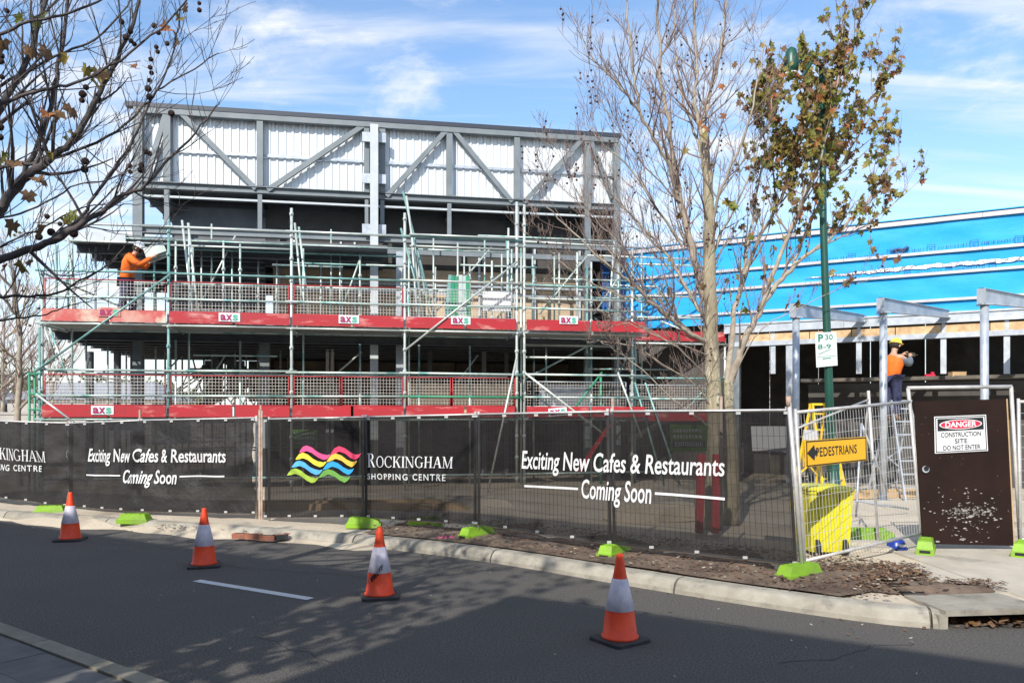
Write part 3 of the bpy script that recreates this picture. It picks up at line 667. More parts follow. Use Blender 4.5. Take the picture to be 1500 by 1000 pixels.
# danger sign
dg = [W(1368, 610, 10.03), W(1444, 607, 10.03), W(1447, 660, 10.03), W(1369, 664, 10.03)]   # TL TR BR BL
def quad_fn(TL, TR, BR, BL, off=Vector((0, -.004, 0))):
    return lambda x, y: (BL.lerp(BR, x)).lerp(TL.lerp(TR, x), y) + off
fn = quad_fn(*dg, off=Vector((0, -.006, 0)))
mb = MB(); mb.face([fn(0, 0), fn(1, 0), fn(1, 1), fn(0, 1)]); ds = part('danger_sign', mb, 'white', gd)
fn = quad_fn(*dg, off=Vector((0, -.009, 0))); mb = MB()
for (x0, y0, x1, y1) in ((.02, .025, .98, .045), (.02, .955, .98, .975), (.02, .025, .035, .975), (.965, .025, .98, .975)): mb.face([fn(x0, y0), fn(x1, y0), fn(x1, y1), fn(x0, y1)])
mb.face([fn(.06, .60), fn(.94, .60), fn(.94, .93), fn(.06, .93)])
for tx, xx0, xx1, yy in (('CONSTRUCTION', .12, .88, .43), ('SITE', .38, .62, .25), ('DO NOT ENTER', .16, .86, .075)):
    put_text(mb, tx, lambda x, y, a=xx0, b=xx1, c=yy: fn(a + (b - a) * x, c + .12 * y), .012)
part('lettering', mb, 'black', ds)
for rx, ry, e, mt in ((.41, .135, .012, 'white'), (.385, .115, .014, 'signr')):
    f2 = quad_fn(*dg, off=Vector((0, -e, 0))); mb = MB(); mb.face([f2(.5 + rx * math.cos(2 * math.pi * k / 32), .765 + ry * math.sin(2 * math.pi * k / 32)) for k in range(32)]); part('red_oval', mb, mt, ds)
f2 = quad_fn(*dg, off=Vector((0, -.017, 0))); mb = MB(); put_text(mb, 'DANGER', lambda x, y: f2(.20 + .60 * x, .695 + .14 * y), .03); part('lettering', mb, 'white', ds)
# fence right of gate
fence_panel((W(1492, 790, 10.05), W(1489, 588, 10.05)), (W(1800, 775, 11.0), W(1800, 590, 11.0)), 'mesh fence panel at the right edge beyond the door')
# pedestrians sign
ps = thing('pedestrian_sign', tuple(W(1220, 680, 8.95)), 'amber PEDESTRIANS sign with black arrow pointing left', 'sign')
T = [W(1176, 645, 8.62), W(1266, 639, 9.30), W(1267, 674, 9.30), W(1177, 684, 8.62)]
nn = (T[1] - T[0]).cross(T[3] - T[0]).normalized(); nn = nn if nn.y < 0 else -nn
fo = lambda e: quad_fn(*T, off=nn * (.03 + e))
f1 = fo(0); fb = fo(-.012); mb = MB(); mb.face([f1(0, 0), f1(1, 0), f1(1, 1), f1(0, 1)]); mb.face([fb(0, 1), fb(1, 1), fb(1, 0), fb(0, 0)])
for a, b in (((0, 0), (1, 0)), ((1, 0), (1, 1)), ((1, 1), (0, 1)), ((0, 1), (0, 0))): mb.face([fb(*a), fb(*b), f1(*b), f1(*a)])
part('sign_plate', mb, 'signy', ps)
f1 = fo(.003); mb = MB()
for (x0, y0, x1, y1) in ((0.01, .02, .99, .065), (0.01, .935, .99, .98), (.01, .02, .025, .98), (.975, .02, .99, .98)): mb.face([f1(x0, y0), f1(x1, y0), f1(x1, y1), f1(x0, y1)])
mb.face([f1(.02, .52), f1(.13, .22), f1(.145, .42), f1(.145, .62), f1(.13, .82)]); mb.face([f1(.13, .42), f1(.19, .42), f1(.17, .52), f1(.19, .62), f1(.13, .62)])
put_text(mb, 'PEDESTRIANS', lambda x, y: f1(.16 + .66 * x, .36 + .34 * y), .012, 0, 1.08); part('lettering', mb, 'black', ps)
mb = MB(); f1 = fo(-.02); mb.face([f1(-.02, .02), f1(.0, .02), f1(.0, 1.0), f1(-.02, 1.0)]); part('mounting_strip', mb, 'yl', ps)

# ------------------------------------------------------------------ ROAD OBJECTS
def cone_parts(r_):
    mb = MB(); mb.lathe((0, 0, 0), [(.155, .03), (.155, .05), (.142, .058), (.118, .26), (.085, .40), (.052, .56), (.030, .70), (.024, .72), (.016, .72)], 32); part('cone_body', mb, 'orange', r_, True)
    mb = MB(); mb.lathe((0, 0, 0), [(.1195, .262), (.1205, .263), (.0645, .518), (.0635, .519)], 32); part('reflective_collar', mb, 'refl', r_, True)
    mb = MB(); pts = []
    for (sx, sy, a0) in ((1, 1, 0), (-1, 1, 90), (-1, -1, 180), (1, -1, 270)):
        for k in range(4): a = R(a0 + 30 * k); pts.append((sx * .15 + .04 * math.cos(a), sy * .15 + .04 * math.sin(a)))
    n_ = len(pts); mb.face([(x * .96, y * .96, .034) for x, y in pts])
    for i in range(n_):
        a = pts[i]; b = pts[(i + 1) % n_]; mb.face([(a[0], a[1], .0), (b[0], b[1], .0), (b[0], b[1], .026), (a[0], a[1], .026)]); mb.face([(a[0], a[1], .026), (b[0], b[1], .026), (b[0] * .96, b[1] * .96, .034), (a[0] * .96, a[1] * .96, .034)])
    part('rubber_base', mb, 'rubber', r_)
cn = [((908, 938), .62, 'largest orange traffic cone nearest the camera on the right of the road'), ((556, 874), .25, 'orange traffic cone with black graffiti scribble in mid road'),
      ((299, 829), .35, 'orange traffic cone behind the white road line'), ((103, 791), .15, 'farthest and smallest traffic cone at the left of the road')]
c_ = thing('traffic_cone', (0, 0, 0), cn[0][2], 'traffic cone', 'traffic cones standing along the road'); cone_parts(c_)
cones = []
for i, ((u, v), an, lb) in enumerate(cn):
    p = G(u, v, 0)
    if i == 0: c_.location = p; c_.rotation_euler = (0, 0, an); cones.append(c_)
    else:
        k_ = copy_tree(c_, p, an, lb)
        if i: cones.append(k_)
# graffiti scribble on the second cone
mb = MB(); rr = random.Random(5); gp = []
for k in range(60):
    f_ = k / 59; z = .20 + .13 * f_ + .03 * math.sin(k * 1.35); an = -math.pi / 2 - .55 + 1.0 * f_ + .12 * math.sin(k * 2.1) - .25; 
    rad = .155 - (z - .05) * .186 + .002; gp.append((rad * math.cos(an), rad * math.sin(an), z))
mb.path(gp, .0035, 4); o = link('graffiti', mb.data('graffiti', 'black'), cones[1]); 

# bricks and plank at the kerb
for i, (u, v, an, lb) in enumerate(((352, 785, .1, 'red brick lying at the left end of the row by the kerb'), (372, 786, -.05, 'second red brick in the row by the kerb'), (392, 788, .02, 'middle red brick in the row by the kerb'), (411, 787, .3, 'dark brick turned askew near the right end of the row'), (428, 784, -.1, 'brick at the right end of the row by the kerb'))):
    mb = MB(); mb.box((0, 0, .038), (.225, .11, .074)); mb.box((0, 0, .0765), (.15, .05, .003), mi=1); p = G(u, v + 3, .035)
    o = link('brick', mb.data('brick', ['brick', 'rubber'] if i != 3 else ['rubber', 'brick']), None, p, (0, 0, an)); tag(o, lb, 'brick', 'bricks lying against the kerb')
# bin
bp = G(1205, 808, .14); bn = thing('wheelie_bin', tuple(bp), 'bright yellow wheelie bin with dark stain behind the mesh', 'bin')
def ring_box(mb, rings, mi=0):
    i0 = len(mb.v)
    for (hx, hy, cy_, z) in rings:
        for sx, sy in ((-1, -1), (1, -1), (1, 1), (-1, 1)): mb.v.append((bp.x + sx * hx, bp.y + cy_ + sy * hy, bp.z + z))
    for j in range(len(rings) - 1):
        for q in range(4):
            a = i0 + j * 4 + q; b = i0 + j * 4 + (q + 1) % 4; mb.f.append((a, b, b + 4, a + 4)); mb.m.append(mi)
    mb.f.append((i0 + 3, i0 + 2, i0 + 1, i0)); mb.m.append(mi); k = i0 + (len(rings) - 1) * 4; mb.f.append((k, k + 1, k + 2, k + 3)); mb.m.append(mi)
mb = MB(); ring_box(mb, [(.235, .24, 0, .04), (.24, .25, 0, .10), (.262, .28, 0, .75), (.272, .295, 0, .76), (.272, .295, 0, .80)]); part('bin_body', mb, 'binm', bn)
mb = MB(); ring_box(mb, [(.285, .31, 0, .802), (.285, .31, 0, .822), (.24, .26, .01, .845), (.14, .18, .01, .853)]); part('lid', mb, 'binm', bn)
for sx in (-1, 1):
    mb = MB(); mb.lathe((bp.x + sx * .17, bp.y - .235, bp.z + .10), [(.10, -.025), (.10, .025)], 20, 0, (Vector((0, 1, 0)), Z, Vector((1, 0, 0)))); part('wheel', mb, 'rubber', bn, False)
mb = MB(); mb.tube((bp.x - .2, bp.y - .33, bp.z + .79), (bp.x + .2, bp.y - .33, bp.z + .79), .014, 8); part('handle', mb, 'binm', bn, True)
for sx in (-.12, .12):
    mb = MB(); ring_box(mb, [(.02, .012, -.245, .12), (.022, .012, -.30, .78)]); mb.v = [(x + sx, y, z) for x, y, z in mb.v]; part('moulded_rib', mb, 'binm', bn)
# blue helmet shaped item on the ground by the gate
p = G(1313, 803, .155); mb = MB(); mb.lathe(p, [(.135, 0), (.14, .015), (.118, .02), (.112, .07), (.09, .11), (.05, .135), (.01, .14)], 20); mb.box(p + Vector((.02, -.118, .055)), (.08, .01, .035), mi=1)
solo('hard_hat', mb, ['blueobj', 'white'], 'shiny blue hard hat lying on the ground left of the door', 'hard hat', smooth=True)
# pink scrap
mb = MB(); rr = random.Random(2)
for k in range(14):
    p = G(652 + rr.uniform(-11, 12), 788 + rr.uniform(-2, 2), .15); a = rr.uniform(0, 3); d_ = Vector((math.cos(a), math.sin(a), rr.uniform(-.2, .3))) * .06; e_ = Vector((-d_.y, d_.x, rr.uniform(0, .04)))
    mb.face([p - d_, p + e_ * .5, p + d_ + Z * .03, p - e_ * .5 + Z * .02])
solo('plastic_scrap', mb, 'pink', 'crumpled pink plastic scrap on the dark mulch', 'scrap')
# litter: bark chips and dry leaves
def litter(name, n, mats, area, size, label, zoff=.02, seed=1):
    rr = random.Random(seed); mb = MB()
    for k in range(n):
        x, y, z = area(rr); a = rr.uniform(0, 6.28); s_ = size * rr.uniform(.4, 1.4); tl = rr.uniform(-.6, .6)
        d_ = Vector((math.cos(a), math.sin(a), tl * .5)) * s_; e_ = Vector((-math.sin(a), math.cos(a), rr.uniform(-.5, .5))) * s_ * rr.uniform(.25, .7); c = Vector((x, y, z + zoff + abs(d_.z) + abs(e_.z)))
        mb.face([c - d_, c - d_ * .2 - e_, c + d_, c + d_ * .1 + e_], rr.randrange(len(mats)))
    return solo(name, mb, mats, label, 'litter', kind='stuff', org=Vector((0, 0, 0)))
def area_mulch(rr):
    i = rr.randrange(len(ML)); p = ML[i]; f_ = rr.random() ** .8; wd = mulch_w(p.x)
    q = p + nrm(ML[max(i - 1, 0)], ML[min(i + 1, len(ML) - 1)]) * ((.28 if p.x < 3.2 else .8) + f_ * wd) + Vector((rr.uniform(-.25, .25), rr.uniform(-.15, .15), 0)); return q.x, q.y, max(gh(q.x, q.y), .15) + .03 * math.sin(math.pi * f_)
litter('bark_litter', 9000, ['chip', 'chip', 'chip2', 'chip', 'chip3'], area_mulch, .022, 'bark chips scattered over the mulch by the fence')
litter('leaf_litter', 900, ['chip2', 'chip', 'chip2'], area_mulch, .036, 'dry brown leaves on the mulch bed', .03, 4)
litter('drain_leaves', 260, ['chip2', 'chip', 'lf_b'], lambda rr: (rr.uniform(3.85, 5.3), 6.86 + rr.random() * .28 + .0, .0), .05, 'dry leaves heaped in and beside the drain slot', .01, 6)
def area_kerb(rr):
    i = rr.randrange(20, len(RS) - 3); p = RS[i]; return p.x + rr.uniform(-.2, .2), p.y - abs(rr.gauss(0, .35)) - .02, .0
litter('gutter_litter', 420, ['chip2', 'chip3', 'chip'], area_kerb, .022, 'small leaves and grit along the gutter', .004, 8)
litter('road_grit', 500, ['chip3', 'chip', 'rubber'], lambda rr: (rr.uniform(-7, 6), rr.uniform(5, 11), 0), .012, 'tiny grit scattered over the road', .003, 9) 
def sandpile(rr):
    u = rr.uniform(225, 560); p = G(u, 776 + rr.gauss(0, 5), 0); return p.x, p.y, .0 if p.y < 12 else .10
litter('sand_spill', 900, ['sand', 'chip3', 'sand'], sandpile, .03, 'sand and rubble spilled over the far kerb', .0, 12)
# sand spill mound sheet over the kerb at the left
mb = MB(); nx, ny = 60, 8
sp = [p for p in RS if -13.5 < p.x < -1.3]
for i, p in enumerate(sp):
    e = (.5 + .3 * math.sin(p.x * 2.3) + .2 * math.sin(p.x * 5.1)); tp_ = min(1, (p.x + 13.5) / 1.5, (-1.3 - p.x) / 2.2)
    for j in range(ny + 1):
        t = -.05 - .35 * e + j * (1.5 + .3 * e) / ny; q = p + nrm(sp[max(i - 1, 0)], sp[min(i + 1, len(sp) - 1)]) * t
        zt = max(0, min(1, (t + .35 * e + .05) / .42)); z = -.02 + tp_ * (.02 + .150 * zt * (.75 + .25 * e)) + .018 * math.sin(q.x * 7) * math.sin(q.y * 6) * zt
        mb.v.append((q.x, q.y, z))
for i in range(len(sp) - 1):
    for j in range(ny):
        a = i * (ny + 1) + j; mb.f.append((a, a + ny + 1, a + ny + 2, a + 1)); mb.m.append(0)
solo('sand_bank', mb, 'sand', kind='structure', org=Vector((0, 0, 0)), smooth=True)

# ------------------------------------------------------------------ STEEL FRAMED BUILDING
T0 = 2.3
sb = thing('steel_building', tuple(FA.P(0, T0, .1)), 'half built steel framed building with white corrugated upper wall', 'building')
def sz(u, v, t=T0): return FA.st(u, v, t)
ztop = sz(210, 160)[1]; zcap = ztop + .10
zb = sz(400, 280)[1]          # bottom chord
zm = sz(400, 227)[1]          # mid girt
zbeam = sz(500, 347)[1]; zbeam2 = sz(500, 366)[1]
sL = sz(203, 300)[0]; sR = sz(903, 300)[0]
def fbar(a, b, wd, h, name='beam', mt='steel', t=T0, I=False):
    mb = MB(); p = FA.P(a[0], t, a[1]); q = FA.P(b[0], t, b[1])
    (mb.ibeam if I else mb.bar)(p, q, wd, h, FA.n if abs(a[0] - b[0]) < .05 else (0, 0, 1)); return part(name, mb, mt, sb)
fbar((sL - .1, ztop - .04), (sR + .05, ztop - .04), .15, .13, 'top_chord')
fbar((sL - .3, ztop + .10), (sR + .12, ztop + .10), .22, .11, 'roof_capping', 'capping', T0 + .05)
fbar((sL, zb), (sR, zb), .16, .17, 'bottom_chord', I=True)
fbar((sL, zb - .27), (sR, zb - .27), .10, .05, 'bottom_rail', 'white_steel')
fbar((sL, zbeam), (sR, zbeam), .2, .20, 'floor_beam', I=True)
fbar((sz(255, 360)[0], zbeam2), (sR, zbeam2), .14, .13, 'floor_beam', 'steel')
fbar((sL + .2, zm), (sR, zm), .04, .07, 'wall_girt', 'galv', T0 + .11)
for u, wd in ((203, .22), (245, .17), (381, .15), (537, .13), (560, .15), (658, .15), (757, .15), (860, .16), (903, .18)):
    s_ = sz(u, 230)[0]
    if u == 203: z0, z1 = .05, ztop - .13
    elif u == 860 or u == 903: z0, z1 = .05, ztop - .13
    else: z0, z1 = zbeam + .1, ztop - .13
    if z0 > 1:
        fbar((s_, z0), (s_, zb - .10), wd * .7, wd * .7, 'column'); fbar((s_, zb + .10), (s_, z1), wd, wd * .8, 'column')
    else: fbar((s_, z0), (s_, z1), wd, wd, 'column', 'steel' if u != 903 else 'steel')
s_ = sz(548, 300)[0]; fbar((s_, .05), (s_, ztop - .13), .20, .22, 'white_column', 'white_steel', T0 - .25)
for zc in (sz(548, 205)[1], sz(548, 265)[1], sz(548, 338)[1]):
    mb = MB(); FA.box(mb, s_ - .3, s_ + .3, T0 - .2, T0 - .16, zc - .12, zc + .12); part('splice_plate', mb, 'galv', sb)
for u, z1u in ((388, 480), (587, 370)):
    s2 = sz(u, 500, T0)[0]; fbar((s2, .05), (s2, sz(u, z1u)[1]), .24, .24, 'column', 'steel' if u == 388 else 'galv')
for a, b in (((262, 163), (375, 277)), ((392, 279), (533, 184)), ((566, 288), (655, 190)), ((663, 190), (750, 296)), ((767, 297), (857, 200)), ((864, 204), (897, 290)), ((212, 268), (243, 168))):
    mb = MB(); p = FA.px(*a, T0 - .01); q = FA.px(*b, T0 - .01); mb.bar(p, q, .10, .12, FA.n.cross((q - p).normalized())); part('diagonal_brace', mb, 'steel', sb)
# corrugated sheets, one object per sheet
wS = .76; s_ = sL + .12; zc0, zc1 = zb + .08, ztop - .02
def corr_sheet(s0, s1, z0, z1, t, name='cladding_sheet', mt='clad', amp=.028, pitch=.19):
    mb = MB(); x = s0; prof_ = []
    while x < s1 - 1e-6:
        for dx, dt in ((0, 0), (.30, 0), (.38, -amp), (.62, -amp), (.70, 0)): prof_.append((x + dx * pitch, t + dt))
        x += pitch
    prof_.append((s1, t)); prof_ = [(min(a, s1), b) for a, b in prof_]
    for (a, b), (c, d_) in zip(prof_, prof_[1:]):
        if c - a > 1e-5: mb.face([FA.P(a, b, z0), FA.P(c, d_, z0), FA.P(c, d_, z1), FA.P(a, b, z1)])
    return part(name, mb, mt, sb)
while s_ < sR - .1:
    e = min(s_ + wS, sR - .05)
    corr_sheet(s_, e - .004, zc0, zm - .03, T0 + .17); corr_sheet(s_, e - .004, zm - .02, zc1, T0 + .16); s_ += wS
# roof deck seen from below, with purlins
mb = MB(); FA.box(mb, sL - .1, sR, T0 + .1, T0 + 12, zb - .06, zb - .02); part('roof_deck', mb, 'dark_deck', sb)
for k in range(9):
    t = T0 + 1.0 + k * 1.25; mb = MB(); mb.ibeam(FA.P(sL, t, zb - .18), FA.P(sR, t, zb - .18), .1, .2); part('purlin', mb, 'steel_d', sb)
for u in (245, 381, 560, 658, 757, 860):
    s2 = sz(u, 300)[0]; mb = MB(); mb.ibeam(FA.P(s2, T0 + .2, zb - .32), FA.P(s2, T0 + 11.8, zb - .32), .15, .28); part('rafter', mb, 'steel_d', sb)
mb = MB(); FA.box(mb, sL, sL + .06, T0 + .3, T0 + 11.9, zb, ztop); part('end_wall', mb, 'clad', sb)
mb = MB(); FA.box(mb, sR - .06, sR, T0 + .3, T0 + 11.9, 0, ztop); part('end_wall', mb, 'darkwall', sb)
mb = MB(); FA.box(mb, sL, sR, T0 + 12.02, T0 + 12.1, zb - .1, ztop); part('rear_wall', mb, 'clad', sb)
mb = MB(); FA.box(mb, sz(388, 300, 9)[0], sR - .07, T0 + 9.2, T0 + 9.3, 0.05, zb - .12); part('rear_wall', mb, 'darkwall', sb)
# upper level: canopy slab left, floor slab, plywood wall, louvres
sC, zC = FA.st(95, 350, 1.3)
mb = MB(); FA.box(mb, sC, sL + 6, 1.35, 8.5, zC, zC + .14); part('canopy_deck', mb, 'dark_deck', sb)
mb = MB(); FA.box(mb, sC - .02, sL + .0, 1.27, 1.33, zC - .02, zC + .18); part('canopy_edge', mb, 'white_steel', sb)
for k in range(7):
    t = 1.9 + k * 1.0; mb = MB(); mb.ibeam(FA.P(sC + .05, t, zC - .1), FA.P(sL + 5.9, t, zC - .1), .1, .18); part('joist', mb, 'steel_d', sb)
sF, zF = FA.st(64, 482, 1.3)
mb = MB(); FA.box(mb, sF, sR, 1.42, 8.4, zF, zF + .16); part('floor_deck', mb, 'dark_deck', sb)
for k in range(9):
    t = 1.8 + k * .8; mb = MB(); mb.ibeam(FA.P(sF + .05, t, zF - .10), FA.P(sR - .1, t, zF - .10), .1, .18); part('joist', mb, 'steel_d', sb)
sP0, zP0 = FA.st(400, 394, 3.1); sP1, zP1 = FA.st(862, 470, 3.1)
k = 0; s_ = sP0
while s_ < sP1:
    for (z0, z1) in ((zF + .17, zF + 1.0), (zF + 1.01, zP0 + .1)):
        mb = MB(); FA.box(mb, s_, min(s_ + 1.19, sP1), 3.1, 3.12, z0, z1); part('plywood_sheet', mb, 'ply', sb)
    s_ += 1.2
mb = MB(); FA.box(mb, sP0 - .3, sP1, 3.08, 3.2, zP0 + .11, zb - .3); part('bulkhead', mb, 'darkwall', sb)
sv0, zv0 = FA.st(250, 378, 2.9); sv1, zv1 = FA.st(388, 455, 2.9); nl = 13
for k in range(nl):
    z = zF + .3 + (zv0 - zF - .3) * k / (nl - 1); mb = MB(); c = FA.P((sv0 + sv1) / 2, 2.9, z); ax = (FA.d, (FA.n * .75 + Z * .66).normalized(), (Z * .75 - FA.n * .66).normalized())
    mb.box(c, (sv1 - sv0, .13, .012), ax); part('louvre_blade', mb, 'louvre', sb)
mb = MB(); FA.box(mb, sv0, sv1, 3.05, 3.1, zF + .2, zb - .3); part('bulkhead', mb, 'dark_deck', sb)
for u in (700, 742, 780, 845):
    s2 = FA.st(u, 420, 3.3)[0]; mb = MB(); mb.bar(FA.P(s2, 3.0, zF + .16), FA.P(s2, 3.0, zP0 + .8), .06, .06); part('wall_stud', mb, 'galv', sb)
for u in (410, 432, 500, 520):
    s2 = FA.st(u, 420, 3.2)[0]; mb = MB(); mb.bar(FA.P(s2, 3.0, zF + .16), FA.P(s2, 3.0, zP0 + .8), .05, .05); part('wall_stud', mb, 'galv', sb)
for v in (412, 424):
    mb = MB(); a = FA.px(430, v, 2.95); b = FA.px(858, v + 7, 2.95); b.z = a.z; mb.bar(a, b, .04, .05); part('wall_rail', mb, 'galv', sb)
for (v, t, r_) in ((486, 2.7, .05), (490, 3.6, .035), (492, 4.4, .06), (300, 4.0, .05), (312, 6.0, .07), (330, 8.0, .06)):
    a = FA.px(420, v, t); b = FA.px(880, v, t); b.z = a.z; mb = MB(); mb.tube(a, b, r_, 8); part('service_pipe', mb, 'galv', sb, True)
for k in range(8):
    a = FA.px(420 + k * 60, 488, 3.0 + (k % 3)); mb = MB(); mb.box(a, (.5, .35, .16), (FA.d, FA.n, Z)); part('cable_tray', mb, 'galv', sb)
# lower level: shopfront frames and back wall
for u0, u1 in ((432, 480), (470, 487)):
    a = FA.px(u0, 497, 4.2); b = FA.px(u1, 497, 4.2); b.z = a.z; c = FA.px(u1, 600, 4.2); c.x, c.y = b.x, b.y; c.z = .2
    mb = MB(); mb.bar(a, b, .08, .08); mb.bar(b, c, .08, .08); part('door_frame', mb, 'white_steel', sb)
for (u0, v0, u1, v1) in ((636, 495, 745, 498), (752, 497, 890, 502)):
    a = FA.px(u0, v0, 3.6); b = FA.px(u1, v1, 3.6); b.z = a.z; mb = MB(); mb.bar(a, b, .05, .16); part('header_panel', mb, 'white_steel', sb)
for u in (630, 709, 742, 860, 880):
    a = FA.px(u, 490, 3.9); mb = MB(); mb.bar(a, Vector((a.x, a.y, .1)), .12, .12); part('post', mb, 'steel_d' if u != 709 else 'steel', sb)
for k in range(7):
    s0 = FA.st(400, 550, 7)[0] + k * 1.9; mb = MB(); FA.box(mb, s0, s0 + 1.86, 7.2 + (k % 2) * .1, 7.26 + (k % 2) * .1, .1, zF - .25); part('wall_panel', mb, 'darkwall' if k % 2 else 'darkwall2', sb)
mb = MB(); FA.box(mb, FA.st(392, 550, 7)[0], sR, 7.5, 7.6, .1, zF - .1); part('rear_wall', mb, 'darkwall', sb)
for u in (132, 172, 196):
    a = FA.px(u, 500, 5.2); mb = MB(); mb.bar(Vector((a.x, a.y, .1)), Vector((a.x, a.y, zF - .2)), .14, .14); part('post', mb, 'steel_d', sb)

for (u0, u1, t, mt) in ((600, 660, 2.0, 'ply'), (664, 752, 2.0, 'ply'), (446, 500, 2.0, 'darkwall2'), (790, 868, 2.1, 'galv'), (968, 1020, 3.0, 'ply')):
    a = FA.st(u0, 560, t)[0]; b = FA.st(u1, 560, t)[0]; mb = MB(); FA.box(mb, a, b, t, t + .03, zF - 1.9, zF - 1.15); part('infill_panel', mb, mt, sb)
st_ = thing('site_stair', tuple(FA.P(FA.st(330, 540, 6)[0], 6, .1)), 'dark steel stair zigzagging behind the second scaffold bay', 'stair')
for (u0, v0, u1, v1) in ((282, 552, 372, 498), (372, 552, 282, 498), (285, 600, 375, 556)):
    for t in (6.0, 6.9):
        mb = MB(); mb.bar(FA.px(u0, v0, t), FA.px(u1, v1, t), .05, .22); part('stringer', mb, 'steel_d', st_)
    for k in range(9):
        f_ = (k + .5) / 9; p = FA.px(u0 + (u1 - u0) * f_, v0 + (v1 - v0) * f_, 6.45); mb = MB(); mb.box(p, (.27, .9, .04), (FA.d, FA.n, Z)); part('step', mb, 'steel_d', st_)
for k in range(3):
    s0 = FA.st(300 + k * 32, 520, 8.2)[0]; mb = MB(); FA.box(mb, s0, s0 + .55, 8.2, 8.26, zF - 1.5 + .2 * (k % 2), zF - .2); part('screen', mb, 'darkwall2', st_)
for k in range(26):
    u = rnd.uniform(262, 384); t = rnd.uniform(4.2, 7.6); v0 = rnd.uniform(484, 555); a = FA.px(u, v0, t); b = FA.px(u + rnd.uniform(-50, 50), v0 + rnd.uniform(-5, 60), t); mb = MB(); mb.tube(a, b, .022, 6); part('brace', mb, 'steel_d', st_)
for v in (480, 540):
    mb = MB(); a = FA.px(275, v, 5.9); b = FA.px(380, v, 5.9); b.z = a.z; mb.tube(a, b, .025, 6); part('handrail', mb, 'galv', st_)
# ------------------------------------------------------------------ SCAFFOLD
sc = thing('scaffold', tuple(FA.P(-5, 0, .12)), 'tube scaffold with red toe boards wrapped round the steel building', 'scaffold')
zd1 = FA.st(247, 612, 0)[1]; zd2 = FA.st(247, 475, 0)[1]; zd3 = FA.st(247, 336, 0)[1]
zr = lambda u, v: FA.st(u, v, 0)[1]
def tube(a, b, r=.029, mt='tube', name='ledger', parent=sc):
    mb = MB(); mb.tube(a, b, r, 8); return part(name, mb, mt, parent, True)
# standards with couplers (sub-parts)
std = [(62, 395, 'tube', 0, 478), (62, 478, 'tube', 0, None), (247, 322, 'tube_t', 0, None), (427, 305, 'tube_p', 0, None), (593, 312, 'tube_p', 0, None), (757, 296, 'tube_p', 0, None), (768, 300, 'tube_p', .05, None),
       (926, 330, 'tube_p', .9, None), (930, 460, 'tube_t', 1.2, None), (1062, 440, 'tube_p', 1.2, None), (1003, 330, 'tube', 2.3, None), (880, 545, 'tube_g', 1.0, None)]
Sx = {}; CPM = {}
def standard(u, vt, mt, t):
    s_, z = FA.st(u, vt, t); a = FA.P(s_, t, .1); b = FA.P(s_, t, z); o = tube(a, b, .032, mt, 'standard')
    key = 'cp' + mt
    if key not in CPM: mb = MB(); mb.lathe((0, 0, 0), [(.032, 0), (.046, .012), (.046, .07), (.032, .085)], 8); mb.box((0, -.045, .04), (.03, .05, .03)); CPM[key] = mb.data('coupler', mt)
    zc = .35
    while zc < z - .1: link('coupler', CPM[key], o, FA.P(s_, t, zc) - ORG[sc]); zc += .5
    return s_
for u, vt, mt, t, _ in std: Sx[u] = standard(u, vt, mt, t)
for u in (62, 247, 427, 593, 765):     # inner row
    s_ = Sx.get(u, Sx[768]); zt = zd3 + rnd.uniform(-.2, .5); tube(FA.P(s_ + .15, 1.25, .1), FA.P(s_ + .15, 1.25, zt), .025, 'tube', 'standard')
for u, vt in ((310, 328), (485, 336), (498, 360), (635, 345), (680, 375), (710, 345), (735, 370), (545 + 300, 380), (812, 370), (780, 375), (295, 350), (340, 362)):
    s_, z = FA.st(u, vt, 1.9); tube(FA.P(s_, 1.9, zF + .2), FA.P(s_, 1.9, z), .022, rnd.choice(['tube_p', 'tube']), 'standard')
s0, s1 = Sx[62], Sx[757]
# ledgers, bay by bay
bays = [(Sx[62], Sx[247]), (Sx[247], Sx[427]), (Sx[427], Sx[593]), (Sx[593], Sx[757])]
zl = [(zr(247, 333), 'tube_p'), (zr(247, 401), 'tube_t'), (zr(247, 438), 'tube'), (zd2 - .03, 'tube_p'), (zr(247, 543), 'tube'), (zr(247, 579), 'tube'), (zd1 - .03, 'tube'), (.5, 'tube')]
for j, (z, mt) in enumerate(zl):
    for i, (a, b) in enumerate(bays):
        m_ = mt
        if j == 5 and i == 3: m_ = 'tube_g'
        if j == 0 and i == 3: m_ = 'tube_t'
        if j == 1 and i == 3: m_ = 'tube_p'
        ov = .12
        tube(FA.P(a - ov, -.05, z + rnd.uniform(-.015, .015)), FA.P(b + ov, -.05, z + rnd.uniform(-.015, .015)), .025, m_)
        if j in (1, 3, 4, 6, 0): tube(FA.P(a, 1.25 + .05, z), FA.P(b, 1.25 + .05, z), .022, 'tube')
    tube(FA.P(Sx[768], 0, z), FA.P(Sx[926] + .2, .2, z), .025, mt)
for z, mt in ((zr(247, 401), 'tube_p'), (zr(247, 438), 'tube'), (zd2 - .12, 'tube_p'), (zr(247, 543), 'tube_t'), (zr(247, 579), 'tube'), (zr(247, 333) - .2, 'tube')):
    tube(FA.P(Sx[926], 1.15, z), FA.P(Sx[1062] + .1, 1.15, z), .025, mt)
for s_ in [Sx[62], Sx[247], Sx[427], Sx[593], Sx[757]]:        # transoms
    for z in (zd1 - .06, zd2 - .06): tube(FA.P(s_, -.1, z), FA.P(s_, 1.4, z), .022, 'tube', 'transom')
for v, u0, u1, t in ((352, 95, 245, 1.2), (359, 250, 425, 1.0), (364, 250, 590, 1.6), (523, 768, 930, .3), (343, 600, 755, -.1), (360, 600, 745, .4), (385, 430, 590, 1.6)):
    a = FA.px(u0, v, t); b = FA.px(u1, v, t); b.z = a.z; tube(a, b, .024, rnd.choice(['tube_p', 'tube_t', 'tube_p']))
